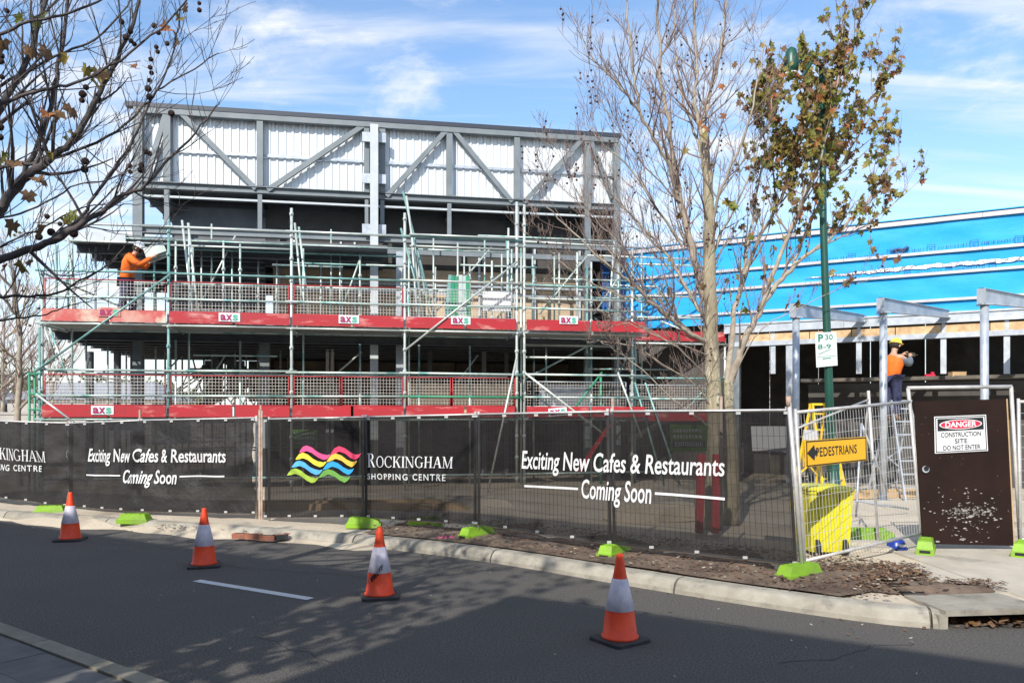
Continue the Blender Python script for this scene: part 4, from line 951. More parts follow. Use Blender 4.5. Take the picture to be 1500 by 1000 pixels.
# braces
for (a, b, t, mt) in (((50, 545), (249, 402), -.12, 'tube_t'), ((593, 513), (758, 383), -.12, 'tube_p'), ((53, 577), (118, 626), -.12, 'tube_p'), ((769, 546), (893, 642), -.1, 'tube_p'), ((757, 523), (714, 722), -.5, 'tube_p'), ((245, 402), (430, 262 + 200), 1.3, 'tube') if 0 else ((760, 560), (930, 470), 1.3, 'tube'),
                      ((930, 560), (975, 720), .2, 'tube_t'), ((945, 560), (1000, 720), .35, 'tube_t'), ((905, 545), (940, 640), -.2, 'tube_p'), ((840, 600), (882, 545), .5, 'tube_g'), ((1005, 600), (1060, 540), 1.5, 'tube_t'), ((968, 470), (1040, 500), 1.0, 'tube_p'),
                      ((72, 478), (112, 590), 1.4, 'tube'), ((80, 520), (65, 480), .6, 'tube_p'), ((495, 545), (530, 515), 2.0, 'tube_p')):
    p = FA.px(*a, t); q = FA.px(*b, t); tube(p, q, .024, mt, 'diagonal_brace')
# left end return frames in green
for u, v0, v1, mt in ((43, 545, 625, 'tube_g'), (51, 540, 625, 'tube_g'), (58, 480, 625, 'tube_t')):
    s_, z = FA.st(u, v0, .6); tube(FA.P(s_, .6, .1), FA.P(s_, .6, z), .027, mt, 'standard')
for v in (548, 577, 600):
    a = FA.px(43, v, .6); b = FA.px(60, v, .1); b.z = a.z; tube(a, b, .022, 'tube_g')
for t in (2.6, 4.2, 5.8):
    tube(FA.P(Sx[62], t, .1), FA.P(Sx[62], t, zd3 + .2), .025, 'tube', 'standard'); tube(FA.P(Sx[62] + 1.2, t, .1), FA.P(Sx[62] + 1.2, t, zd3), .025, 'tube', 'standard')
for z in (zd1, zd1 + 1.05, zd2, zd2 + 1.05, zd1 + .5):
    tube(FA.P(Sx[62], 0, z), FA.P(Sx[62], 6.0, z), .024, 'tube')
for k in range(6):      # propping towers under the left floor
    for t in (5.0, 7.0):
        s_ = FA.st(255, 520, 6)[0] + k * .62; tube(FA.P(s_, t, .1), FA.P(s_, t, zF - .1), .028, 'tube', 'prop')
        if k < 5:
            for z in (.9, 1.7, 2.5, 3.1): tube(FA.P(s_, t, z), FA.P(s_ + .62, t, z), .022, 'tube', 'ledger')
            tube(FA.P(s_, t, 1.7), FA.P(s_ + .62, t, 3.1), .02, 'tube', 'diagonal_brace'); tube(FA.P(s_ + .62, t, 1.7), FA.P(s_, t, 2.5), .02, 'tube', 'diagonal_brace')
for (a, b, t, mt) in (((905, 355), (905, 600), 1.6, 'tube_p'), ((940, 370), (940, 600), 2.0, 'tube'), ((975, 385), (975, 600), 2.4, 'tube_p'), ((1040, 400), (1040, 600), 2.2, 'tube'), ((860, 390), (860, 600), 1.7, 'tube_t'), ((800, 480), (800, 600), 1.9, 'tube'), ((100, 345), (100, 465), 2.0, 'tube_t'), ((83, 360), (83, 465), 1.4, 'tube_t'), ((140, 355), (140, 465), 1.9, 'tube_p'), ((226, 350), (226, 465), 2.0, 'tube_t')):
    p = FA.px(*a, t); q = FA.px(*b, t); q.x, q.y = p.x, p.y; tube(p, q, .026, mt, 'standard')
for v, u0, u1, t, mt in ((374, 860, 1060, 1.6, 'tube_p'), (418, 900, 1062, 2.2, 'tube_p'), (436, 860, 1062, 1.9, 'tube_t'), (345, 700, 905, 1.5, 'tube'), (540, 860, 1000, 2.2, 'tube'), (505, 770, 900, 1.2, 'tube_p'), (437, 770, 925, .2, 'tube_p')):
    a = FA.px(u0, v, t); b = FA.px(u1, v, t); b.z = a.z; tube(a, b, .026, mt)
for k in range(22):
    u = 262 + k * 29 + rnd.uniform(-9, 9); t = rnd.choice((1.3, 1.6, 2.1)); p = FA.px(u, 600, t); z1 = FA.px(u, rnd.uniform(352, 392), t).z
    if k % 3 == 0: tube(Vector((p.x, p.y, .1)), Vector((p.x, p.y, zF - .2)), .026, 'tube', 'standard')
    o = tube(Vector((p.x, p.y, zF + .18)), Vector((p.x, p.y, z1)), .025, rnd.choice(('tube', 'tube_p', 'tube_p')), 'standard')
    for q in range(3): link('coupler', CPM['cptube_p'], o, Vector((p.x, p.y, zF + .45 + q * .5)) - ORG[sc])
for k in range(5):
    u = 280 + k * 130 + rnd.uniform(-12, 12); t = rnd.choice((1.4, 1.9)); v = rnd.choice((388, 408, 425, 500, 520)); a = FA.px(u, v, t); b = FA.px(u + rnd.uniform(60, 130), v, t); b.z = a.z; tube(a, b, .023, rnd.choice(('tube', 'tube_p')))
for (a, b, t, mt) in (((290, 452), (345, 345), 1.7, 'tube_p'), ((500, 455), (530, 372), 1.6, 'tube'), ((640, 455), (720, 362), 1.8, 'tube_p'), ((790, 460), (860, 375), 1.8, 'tube'), ((870, 460), (920, 385), 1.9, 'tube_p'), ((935, 460), (1000, 390), 2.0, 'tube_t'), ((280, 600), (330, 520), 1.9, 'tube'), ((640, 600), (700, 520), 2.4, 'tube'), ((880, 600), (930, 500), 1.9, 'tube_t')):
    tube(FA.px(*a, t), FA.px(*b, t), .023, mt, 'diagonal_brace')
# planks
def planks(a, b, z, t0=.08, n=5):
    for k in range(n):
        mb = MB(); FA.box(mb, a + .02, b - .02, t0 + k * .235, t0 + k * .235 + .225, z, z + .055); part('plank', mb, 'plank', sc)
allb = bays + [(Sx[768], Sx[926])]
for a, b in allb:
    planks(a, b, zd1 - .02); planks(a, b, zd2 - .02)
planks(Sx[926], Sx[1062], zd1 - .1, 1.25, 4); planks(Sx[926], Sx[1062], zd2 - .1, 1.25, 4)
for k in range(4):
    mb = MB(); mb.box(FA.P(Sx[62] + .35 + k * .24, 3.7, zd1 - .02), (.225, 4.3, .05), (FA.d, FA.n, Z)); part('plank', mb, 'plank', sc)
# toe boards
def toe(a, b, z, t=-.03, mt='toe', h=.25, tilt=0):
    mb = MB(); mb.bar(FA.P(a + .03, t, z + h / 2), FA.P(b - .03, t, z + h / 2 + tilt), .03, h); return part('toe_board', mb, mt, sc)
tb = {}
for i, (a, b) in enumerate(allb):
    mid = a + (b - a) * .53
    for lv, z in ((1, zd1 + .02), (2, zd2 + .02)):
        m1 = 'toe_w' if (i == 0 and lv == 2) else 'toe'
        toe(a, mid, z, -.09, m1); toe(mid, b, z, -.092 - .01, m1 if lv == 2 else 'toe')
toe(Sx[926], Sx[1062] * .5 + Sx[926] * .5, zd2 - .04, 1.14); toe(Sx[1062] * .5 + Sx[926] * .5, Sx[1062], zd2 - .05, 1.14); toe(Sx[926], Sx[1062], zd1 - .08, 1.14)
# patches of grey dirt on the fifth bay board
# AXS signs
def axs(u, v, t=-.13, wd=None, tilt=0, faded=False):
    s_, z = FA.st(u, v, t); hw, hh = .225, .095; ca, sa = math.cos(tilt), math.sin(tilt)
    P = lambda x, y, e=0: FA.P(s_ + x * ca - y * sa, t - e, z + x * sa + y * ca)
    mb = MB(); mb.face([P(-hw, -hh), P(hw, -hh), P(hw, hh), P(-hw, hh)]); o = part('sign_plate', mb, 'white' if not faded else 'toe_w', sc)
    mb = MB()
    for k, (ch, x0, x1, mi) in enumerate((('a', -.19, -.07, 0), ('x', -.07, .06, 0), ('s', .07, .18, 1))):
        put_text(mb, ch, lambda x, y, x0=x0, x1=x1: P(x0 + (x1 - x0) * x, -.065 + .17 * y, .006), .035, 0, 1, mi)
    part('lettering', mb, ['axs_p', 'axs_g'], o)
for u, v in ((336, 464.5), (511, 467.5), (675, 469), (833, 468.5), (150, 600.5)): axs(u, v)
axs(160, 457, faded=True); axs(817, 603, -.15, tilt=.1)
# mesh guards
def guard(a, b, z0, z1, t=-.02, red=True):
    mb = MB(); P = lambda s_, z: FA.P(s_, t, z)
    for p, q in ((P(a, z0), P(b, z0)), (P(b, z0), P(b, z1)), (P(b, z1), P(a, z1)), (P(a, z1), P(a, z0))): mb.tube(p, q, .013, 6)
    o = part('mesh_guard', mb, 'red' if red else 'galv', sc, True)
    mb = MB(); n_ = int((b - a) / .07)
    for k in range(1, n_): s_ = a + (b - a) * k / n_; mb.path([P(s_, z0), P(s_, z1)], .0042, 3, cap=False)
    n_ = int((z1 - z0) / .07)
    for k in range(1, n_): z = z0 + (z1 - z0) * k / n_; mb.path([P(a, z), P(b, z)], .0042, 3, cap=False)
    part('wire_mesh', mb, 'wire', o, kind='stuff')
for i, (a, b) in enumerate(allb):
    if i == 4: guard(a + .1, b - .3, zd1 + .28, zd1 + .88, .5, False); continue
    gb = [(a + .06, b - .06)] if i < 2 else [(a + .06, a + (b - a) * .42), (a + (b - a) * .44, b - .06)] if i == 2 else [(a + .06, a + (b - a) * .4), (a + (b - a) * .42, b - .06)]
    for g0, g1 in gb: guard(g0, g1, zd1 + .28, zd1 + .93)
    if i < 3: guard(a + .06, b - .06, zd2 + .28, zd2 + .93, red=True)
    else: guard(a + .06, b - .06, zd2 + .28, zd2 + .93, red=False)
guard(Sx[926] + .05, Sx[1062] - .2, zd1 + .2, zd1 + .85, 1.2, False)

# loose tubes stored upright on the deck: things of their own
lt = [((262, 318), (284, 446), .25, 'tube_p', 'left of the pair leaning beside the teal standard'), ((271, 322), (292, 446), .3, 'tube_p', 'right of the pair leaning beside the teal standard'),
      ((430, 322), (446, 456), .3, 'tube_p', 'pale tube leaning just right of the second standard'), ((436, 328), (455, 456), .35, 'tube', 'tube leaning furthest right beside the second standard'),
      ((591, 275), (640, 452), .3, 'tube_t', 'longest teal tube leaning against the upper rail'), ((596, 282), (622, 452), .25, 'tube_p', 'long pale tube leaning by the middle standard'), ((588, 330), (628, 455), .4, 'tube_t', 'short teal tube low in the middle leaning bundle'), ((600, 310), (634, 455), .45, 'tube', 'dull tube in the middle leaning bundle'), ((604, 340), (612, 455), .5, 'tube_p', 'near upright pale tube in the middle leaning bundle'),
      ((745, 345), (748, 420), .6, 'tube_t', 'short teal tube beside the right hand standard'), ((748, 330), (742, 400), .6, 'tube_p', 'short pale tube crossing the right hand standard'), ((905, 350), (890, 455), .7, 'tube_p', 'pale tube leaning left behind the bare twigs'), ((912, 360), (905, 458), .75, 'tube', 'tube leaning beside the dark blue wrap'),
      ((98, 360), (108, 450), .5, 'tube', 'tube leaning at the far left deck end'), ((92, 345), (112, 452), .4, 'tube_p', 'pale tube leaning behind the near tree branches')]
for a, b, t, mt, lb in lt:
    p = FA.px(*a, t); q = FA.px(*b, t - .0); q.z = zd2 + .04; mb = MB(); mb.tube(q, p + FA.n * .3, .026, 8); solo('scaffold_tube', mb, mt, lb, 'scaffold tube', 'loose scaffold tubes leaning on the upper deck', smooth=True)
for k, (u0, u1, mt, lb) in enumerate(((652, 660, 'tube_t', 'leftmost teal frame end'), (659, 664, 'tube_g', 'second green frame end'), (666, 668, 'tube_g', 'middle green frame end'), (673, 675, 'tube_p', 'pale frame end'), (679, 680, 'tube', 'dull frame end'), (686, 685, 'tube_g', 'rightmost green frame end'))):
    p = FA.px(u1, 403 + (k % 3), .5); q = FA.px(u0, 452, .5); q.z = zd2 + .04; mb = MB(); mb.bar(q, p, .10, .07, FA.n); solo('folded_trestle', mb, mt, lb + ' in the stack leaning on the upper deck', 'trestle', 'frames stacked on edge on the upper deck')
mb = MB(); a = FA.px(707, 455, .35); b = FA.px(748, 428, .35); mb.bar(Vector((a.x, a.y, (a.z + b.z) / 2)), Vector((b.x, b.y, (a.z + b.z) / 2)), .04, b.z - a.z)
solo('white_panel', mb, 'white', 'white board propped behind the mesh on the upper deck', 'board')
mb = MB(); a = FA.px(848, 690, -1.2); b = FA.px(893, 622, -1.2); mb.bar(a, b, .25, .03, (0, 0, 1)); o = solo('loose_toe_board', mb, 'toe', 'red toe board propped aslant behind the right banner', 'board')
for u, lb in ((1027, 'left red post seen through the right banner'), (1050, 'right red post seen through the right banner')):
    a = W(u, 665, 11.2); mb = MB(); mb.bar(a, W(u - 3, 780, 11.2), .10, .10); solo('red_post', mb, 'red', lb, 'post', 'red posts behind the right banner')
for i, (u0, v0, u1, v1, Y, lb) in enumerate(((430, 629, 468, 657, 13.1, 'small green sign hung above the wave logo'), (982, 622, 1036, 661, 9.35, 'larger green sign behind the right banner above Restaurants'))):
    mb = MB(); a = W(u0, v0, Y); b = W(u1, v1, Y - .1 if i == 0 else Y - .3); a = W(u0, v0, Y + .0)
    TL = W(u0, v0, Y); TR = W(u1, v0, Y - (.25 if i == 0 else .3)); BL = W(u0, v1, Y); BR = W(u1, v1, Y - (.25 if i == 0 else .3)); e = Vector((0, .01, 0))
    if i == 0: TL += Vector((-.05, .12, 0)); TR += Vector((-.04, .0, 0)); BL += Vector((-.05, .12, 0)); BR += Vector((-.04, .0, 0))
    f1 = quad_fn(TL, TR, BR, BL, Vector((0, 0, 0))); mb.face([f1(0, 0), f1(1, 0), f1(1, 1), f1(0, 1)]); mb.face([f1(0, 1) + e, f1(1, 1) + e, f1(1, 0) + e, f1(0, 0) + e])
    for (p, q) in ((f1(0, 0), f1(1, 0)), (f1(1, 0), f1(1, 1)), (f1(1, 1), f1(0, 1)), (f1(0, 1), f1(0, 0))): mb.face([p + e, q + e, q, p])
    o = solo('green_sign', mb, 'lf_g' if 0 else 'signg2', lb, 'sign', 'green signs on the fence'); rr = random.Random(i)
    mb = MB(); f2 = quad_fn(TL, TR, BR, BL, Vector((0, -.006, 0)))
    for y in (.72, .5):
        x = .08
        while x < .88: w_ = rr.uniform(.03, .08); mb.face([f2(x, y), f2(x + w_, y), f2(x + w_, y + .12), f2(x, y + .12)]); x += w_ + .03
    mb.face([f2(.06, .15), f2(.94, .15), f2(.94, .42), f2(.06, .42)], 1)
    x = .12
    while x < .86: w_ = rr.uniform(.05, .07); f3 = quad_fn(TL, TR, BR, BL, Vector((0, -.010, 0))); mb.face([f3(x, .2), f3(x + w_ * .5, .2), f3(x + w_ * .5, .37), f3(x, .37)]); x += w_
    ch = part('printed_lines', mb, ['white', 'greenp' if 0 else 'steel_d'], o)
mb = MB(); TL, TR, BR, BL = W(1100, 624, 9.3), W(1152, 624, 9.0), W(1152, 662, 9.0), W(1102, 660, 9.3); mb.face([BL, BR, TR, TL]); mb.box((TL + BR) / 2 + Vector((0, .02, 0)), (.02, .02, .3))
solo('paper_notice', mb, 'white', 'white paper notice behind the right end of the banner', 'notice')
mb = MB(); TL, TR, BR, BL = W(1177, 629, 8.85), W(1197, 630, 8.95), W(1197, 645, 8.95), W(1177, 644, 8.85); mb.face([BL, BR, TR, TL]); mb.box((TL + BR) / 2 + Vector((0, .01, 0)), (.02, .01, .1)); solo('paper_notice', mb, 'white', 'small white card fixed just above the amber sign', 'notice')

# ------------------------------------------------------------------ BLUE WRAPPED BUILDING
bb = thing('blue_building', tuple(FB.P(9, 0, .1)), 'long low building wrapped in bright blue membrane with white battens', 'building')
bsz = lambda u, v: FB.st(u, v, 0)
uR = 1500
zt_ = bsz(uR, 309)[1]; zb2 = bsz(uR, 358.6)[1]; zb3 = bsz(uR, 391)[1]; zb4 = bsz(uR, 432)[1]; zf0 = bsz(uR, 450)[1]; zf1 = bsz(uR, 467)[1]; zo = bsz(uR, 482)[1]; zg = bsz(uR, 490)[1]
sA = FB.st(908, 400)[0]; sE = FB.st(1700, 400)[0]; sD = FB.st(1072, 400)[0]
seg = 2.9; s_ = sA; i = 0
def wrinkle(s0, s1, z0, z1, name='wrap_sheet', mt='blue', amp=.02):
    mb = MB(); ns = max(2, int((s1 - s0) / .12)); nz = max(2, int((z1 - z0) / .12))
    for a in range(ns + 1):
        for b in range(nz + 1):
            s_ = s0 + (s1 - s0) * a / ns; z = z0 + (z1 - z0) * b / nz
            e = math.sin(math.pi * b / nz)
            w_ = amp * e * (math.sin(3.1 * s_ + 5 * z) * .6 + math.sin(1.3 * s_ - 9 * z + 2) * .6 + math.sin(7 * s_ + 14 * z) * .3)
            mb.v.append(tuple(FB.P(s_, w_, z)))
    for a in range(ns):
        for b in range(nz):
            k = a * (nz + 1) + b; mb.f.append((k, k + nz + 1, k + nz + 2, k + 1)); mb.m.append(0)
    return part(name, mb, mt, bb, True)
while s_ < sE:
    e = min(s_ + seg, sE)
    for z0, z1 in ((zb2 + .03, zt_ - .02), (zb3 + .03, zb2 - .03), (zb4 + .03, zb3 - .03), (zf0, zb4 - .03)): wrinkle(s_, e, z0, z1)
    for z, h_, nm, mt in ((zt_, .10, 'flashing', 'batten'), (zb2, .065, 'batten', 'batten'), (zb3, .065, 'batten', 'batten'), (zb4, .06, 'batten', 'batten')):
        mb = MB(); FB.box(mb, s_, e - .006, -.07, -.0, z - h_ / 2, z + h_ / 2); part(nm, mb, mt, bb)
    mb = MB(); FB.box(mb, s_, e - .006, -.02, .05, zf1, zf0 - .005); FB.box(mb, s_, e - .006, -.05, -.02, zf0 - .05, zf0 - .005); FB.box(mb, s_, e - .006, -.05, -.02, zf1, zf1 + .04)
    if e > sD: part('fascia_beam', mb, 'galv', bb)
    s_ = e; i += 1
mb = MB(); FB.box(mb, sA, sE, -.10, .3, zt_ + .07, zt_ + .09); part('flashing', mb, 'blue', bb)
zk = bsz(uR, 379)[1]; mb = MB(); ns = 90; s0 = FB.st(1180, 400)[0]
for a in range(ns + 1):
    s_ = s0 + (sE - s0) * a / ns; hh = .035 * min(1, a / 25) * (1 + .22 * math.sin(a * 1.7)) + .008; zc = zk - .05 * max(0, 1 - a / 30) + .01 * math.sin(a * .9)
    mb.v.append(tuple(FB.P(s_, -.035 + .008 * math.sin(a * 2.3), zc - hh))); mb.v.append(tuple(FB.P(s_, -.035 + .008 * math.cos(a * 1.9), zc + hh)))
for a in range(ns): mb.f.append((2 * a, 2 * a + 2, 2 * a + 3, 2 * a + 1)); mb.m.append(0)
part('foil_tape', mb, 'tape', bb)
# printed squares and faint line of type on the wrap
mb = MB()
def sqr(u, v, sc_=1.0):
    s_, z = bsz(u, v); a = .085 * sc_; P = lambda x, y: FB.P(s_ + x, -.045, z + y); th = .011
    for (x0, y0, x1, y1) in ((-a, -a, a, -a + th), (-a, a - th, a, a), (-a, -a, -a + th, a), (a - th, -a, a, a)): mb.face([P(x0, y0), P(x1, y0), P(x1, y1), P(x0, y1)])
    mb.face([P(-a * .4, -a * .1), P(a * .4, -a * .35), P(a * .4, -a * .2), P(-a * .4, a * .05)]); mb.face([P(-a * .5, a * .3), P(a * .5, a * .15), P(a * .5, a * .25), P(-a * .5, a * .42)])
for u, v in ((1181, 382), (1248, 377), (1305, 371), (1364, 364), (1427, 357.5), (1493, 351)): sqr(u, v)
for u, v in ((1329, 401), (1390, 395), (1454, 389)): sqr(u, v, .8)
rr = random.Random(4)
for (ua, va, ub, vb) in ((1190, 382, 1240, 377), (1258, 377, 1298, 372), (1312, 370, 1355, 365), (1375, 363, 1418, 358), (1438, 356, 1484, 351), (1340, 400, 1382, 396), (1400, 394, 1446, 390)):
    u = ua
    while u < ub:
        f_ = (u - ua) / (ub - ua); s_, z = bsz(u, va + (vb - va) * f_); w_ = rr.uniform(.02, .05); h_ = rr.uniform(.03, .05)
        mb.face([FB.P(s_, -.045, z - h_ * .5), FB.P(s_ + w_ * .4, -.045, z - h_ * .5), FB.P(s_ + w_ * .4, -.045, z + h_ * .5), FB.P(s_, -.045, z + h_ * .5)]); u += rr.uniform(2.5, 5)
part('printed_marks', mb, 'ink', bb, kind='stuff')
mb = MB(); p = [FB.px(1304 + k * 3.1, 367 - .4 * k + math.sin(k * 1.3) * 1.0, -.06) for k in range(10)]; mb.path(p, [.01, .02, .028, .03, .028, .03, .03, .04, .045, .015], 6); part('torn_patch', mb, 'ink', bb)
# insulation strip, channel, posts, dark inside
s_ = sD
while s_ < sE:
    mb = MB(); FB.box(mb, s_, min(s_ + .94, sE), .02, .06, zo, zf1 - .04); part('insulation_board', mb, 'osb', bb); s_ += .96
mb = MB(); FB.box(mb, sD, sE, -.02, .16, zg, zo - .002); part('channel', mb, 'galv', bb)
for u in (1132, 1258, 1382, 1475):
    s_ = FB.st(u, 500)[0]; z0 = FB.st(u, 548, .3)[1]
    mb = MB(); FB.box(mb, s_ - .06, s_ + .06, .02, .10, z0, zg - .003); part('stud', mb, 'galv', bb)
    mb = MB(); FB.box(mb, s_ - .04, s_ + .04, .02, .08, zo, zf1); part('hanger', mb, 'galv', bb)
z0 = FB.st(1400, 552, .4)[1]; mb = MB(); FB.box(mb, FB.st(1170, 500)[0], sE, .3, 1.0, z0 - .05, z0 + .03); part('counter', mb, 'darkwall2', bb)
s_ = FB.st(1156, 500)[0]; mb = MB(); FB.box(mb, s_ - .08, s_ + .08, .02, .2, .1, zg - .005); part('column', mb, 'galv', bb)
s_ = FB.st(1076, 500)[0]; mb = MB(); FB.box(mb, s_ - .16, s_ + .12, .0, .2, .1, zf1); part('column', mb, 'steel', bb)
k = 0; s_ = sD - 4.0
while s_ < sE:
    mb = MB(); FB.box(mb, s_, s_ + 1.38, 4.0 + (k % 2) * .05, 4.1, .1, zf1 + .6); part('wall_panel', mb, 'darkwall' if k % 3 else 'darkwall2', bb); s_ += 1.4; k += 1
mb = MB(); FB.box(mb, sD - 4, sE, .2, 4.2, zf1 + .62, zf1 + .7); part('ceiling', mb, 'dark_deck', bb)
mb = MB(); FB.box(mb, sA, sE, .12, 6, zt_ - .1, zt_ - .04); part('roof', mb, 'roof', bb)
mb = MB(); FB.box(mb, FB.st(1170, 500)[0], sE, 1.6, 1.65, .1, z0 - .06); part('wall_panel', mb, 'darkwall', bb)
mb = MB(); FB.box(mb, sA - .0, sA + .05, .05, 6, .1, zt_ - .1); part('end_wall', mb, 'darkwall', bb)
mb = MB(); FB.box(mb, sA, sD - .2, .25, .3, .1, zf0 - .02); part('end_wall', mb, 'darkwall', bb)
# dark blue wrap beside steel building
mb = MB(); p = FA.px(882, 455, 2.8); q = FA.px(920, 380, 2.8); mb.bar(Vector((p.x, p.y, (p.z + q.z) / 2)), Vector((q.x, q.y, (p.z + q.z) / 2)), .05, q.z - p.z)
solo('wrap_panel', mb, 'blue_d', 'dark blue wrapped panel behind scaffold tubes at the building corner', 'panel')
for u, lb in ((908, 'left of the two timber uprights at the blue corner'), (952, 'right of the two timber uprights at the blue corner')):
    p = FA.px(u, 360, 3.0); mb = MB(); mb.bar(Vector((p.x, p.y, zd2 - .2)), p, .14, .10, FA.n); solo('timber_upright', mb, 'timber', lb, 'timber')
# box and red tool on the counter
p = FB.px(1402, 549, .45); mb = MB(); mb.box((p.x, p.y, z0 + .06), (.32, .2, .10)); mb.box((p.x, p.y, z0 + .115), (.33, .21, .012)); solo('timber_box', mb, 'timber', 'small pale box on the dark counter right of the worker', 'box')
p = FB.px(1362, 549, .45); mb = MB(); mb.box((p.x, p.y, z0 + .055), (.22, .08, .05)); mb.box((p.x + .06, p.y, z0 + .10), (.06, .05, .07)); solo('power_tool', mb, 'signr', 'small red tool lying on the dark counter', 'tool')

# galvanised canopy posts with tapered brackets
for (u, vt, Y, (eu, ev), lb) in ((1166, 466, 17.0, (1266, 478), 'leftmost galvanised canopy post by the fence corner'), (1294, 459, 16.2, (1390, 473), 'middle galvanised canopy post in front of the worker'), (1442, 447, 15.0, (1560, 470), 'rightmost galvanised canopy post above the brown door')):
    p = W(u, vt, Y); base = Vector((p.x, p.y, .12)); r_ = thing('canopy_post', tuple(base), lb, 'post', 'galvanised canopy posts')
    mb = MB(); mb.path([base, Vector((p.x, p.y, p.z))], .074, 16); part('post', mb, 'galv', r_, True)
    mb = MB(); mb.box(base + Z * .01, (.3, .3, .02)); mb.box(p + Z * .01, (.22, .22, .02)); part('base_plate', mb, 'galv', r_)
    # the bracket runs back to the facade
    q = FB.px(eu, ev, 0); d_ = Vector((q.x - p.x, q.y - p.y, 0)); L_ = d_.length; d_.normalize(); s2 = Vector((-d_.y, d_.x, 0))
    hA, hB = .29, .17; zt2 = p.z + .02; mb = MB(); st_ = p + Vector((0, 0, .02)) - d_ * .12
    A0 = st_; A1 = st_ + Z * hA; B0 = st_ + d_ * (L_ + .1); B1 = B0 + Z * (hA); B0 = B0 + Z * (hA - hB)
    e = s2 * .006
    for sg in (-1, 1): mb.face([A0 + e * sg, B0 + e * sg, B1 + e * sg, A1 + e * sg])
    for a, b in ((A0, B0), (A1, B1)): 
        f_ = s2 * .045; mb.face([a - f_, b - f_, b + f_, a + f_]); mb.face([a - f_ + Z * .01, b - f_ + Z * .01, b + f_ + Z * .01, a + f_ + Z * .01]); mb.face([a - f_, b - f_, b - f_ + Z * .01, a - f_ + Z * .01]); mb.face([a + f_, b + f_, b + f_ + Z * .01, a + f_ + Z * .01])
    mb.box((A0 + A1) / 2, (.012, .16, hA), (d_, s2, Z)); part('bracket', mb, 'galv', r_)

# yellow step ladder behind the bin, aluminium step ladder under the worker
def ladder(name, base, an, H_, wb, mt, label, spread=.45, steps=6):
    r_ = thing(name, tuple(base), label, 'ladder'); c, s2 = math.cos(an), math.sin(an); P = lambda x, y, z: Vector((base.x + x * c - y * s2, base.y + x * s2 + y * c, base.z + z))
    for sx in (-1, 1):
        mb = MB(); mb.bar(P(sx * wb, -spread, 0), P(sx * wb * .6, 0, H_), .03, .07); part('rail', mb, mt, r_)
        mb = MB(); mb.bar(P(sx * wb, spread, 0), P(sx * wb * .6, .04, H_), .025, .05); part('rear_rail', mb, mt, r_)
    for k in range(1, steps + 1):
        f_ = k / (steps + .6); x = wb * (1 - .4 * f_); mb = MB(); mb.bar(P(-x, -spread * (1 - f_), H_ * f_), P(x, -spread * (1 - f_), H_ * f_), .09, .03); part('step', mb, mt, r_)
    mb = MB(); mb.box(P(0, 0, H_), (wb * 1.3, .16, .04)); part('top_cap', mb, mt, r_)
    mb = MB(); mb.bar(P(-wb * .95, spread * .7, H_ * .3), P(wb * .8, spread * .5, H_ * .5), .02, .03); mb.bar(P(wb * .95, spread * .7, H_ * .3), P(-wb * .8, spread * .5, H_ * .5), .02, .03); part('cross_brace', mb, mt, r_)
    return r_
p = G(1200, 745, .13); ladder('step_ladder', p, .3, EYE - (592 - HZ) / F * p.y - .13, .26, 'yl', 'yellow step ladder standing behind the wheelie bin', .5)
lp = W(1318, 735, 16.6); lp.z = .13; ladder('step_ladder', lp, .2, 2.05, .34, 'galv', 'aluminium step ladder under the worker at the posts', .6, 7)
lp2 = G(1240, 735, .13); lp2 = Vector((lp2.x, lp2.y, .13))
mb = MB(); mb.tube(W(1255, 735, 13), W(1262, 620, 14), .02, 6); mb.tube(W(1262, 620, 14), W(1300, 720, 14.5), .02, 6); mb.tube(W(1255, 733, 13), W(1330, 745, 14), .02, 6)
solo('tripod_stand', mb, 'galv', 'low grey tube trestle on the sand behind the mesh panel', 'trestle', smooth=True)
# long kerb stack and pale formwork inside the site
for (u, v, L_, wd, h_, an, mt, lb) in ((470, 745, 5.5, .5, .12, .0, 'timber', 'pale timber planks on the sand behind the wave logo'), (600, 742, 4, .4, .15, .1, 'concrete', 'low concrete edge behind Rockingham lettering'), (1260, 790, .9, .25, .12, -.1, 'foot', 'spare lime fence block on the ground behind the mesh panel'), (1250, 803, .9, .5, .05, -.1, 'concrete', 'concrete slab offcut behind the mesh panel'), (960, 760, 1.6, .8, .22, .3, 'sand', 'low heap of soil behind the right banner'), (1290, 728, 2.4, .3, .12, .3, 'timber', 'timber offcuts on the sand behind the mesh panel')):
    p = G(u, v, .14); mb = MB(); mb.box((p.x, p.y, .14 + h_ / 2), (L_, wd, h_), (Vector((math.cos(an), math.sin(an), 0)), Vector((-math.sin(an), math.cos(an), 0)), Z), taper=.9)
    mb.box((p.x, p.y + .05, .14 + h_ + .02), (L_ * .8, wd * .4, .04), (Vector((math.cos(an + .05), math.sin(an + .05), 0)), Vector((-math.sin(an + .05), math.cos(an + .05), 0)), Z)); solo('site_material', mb, mt, lb, 'building material')

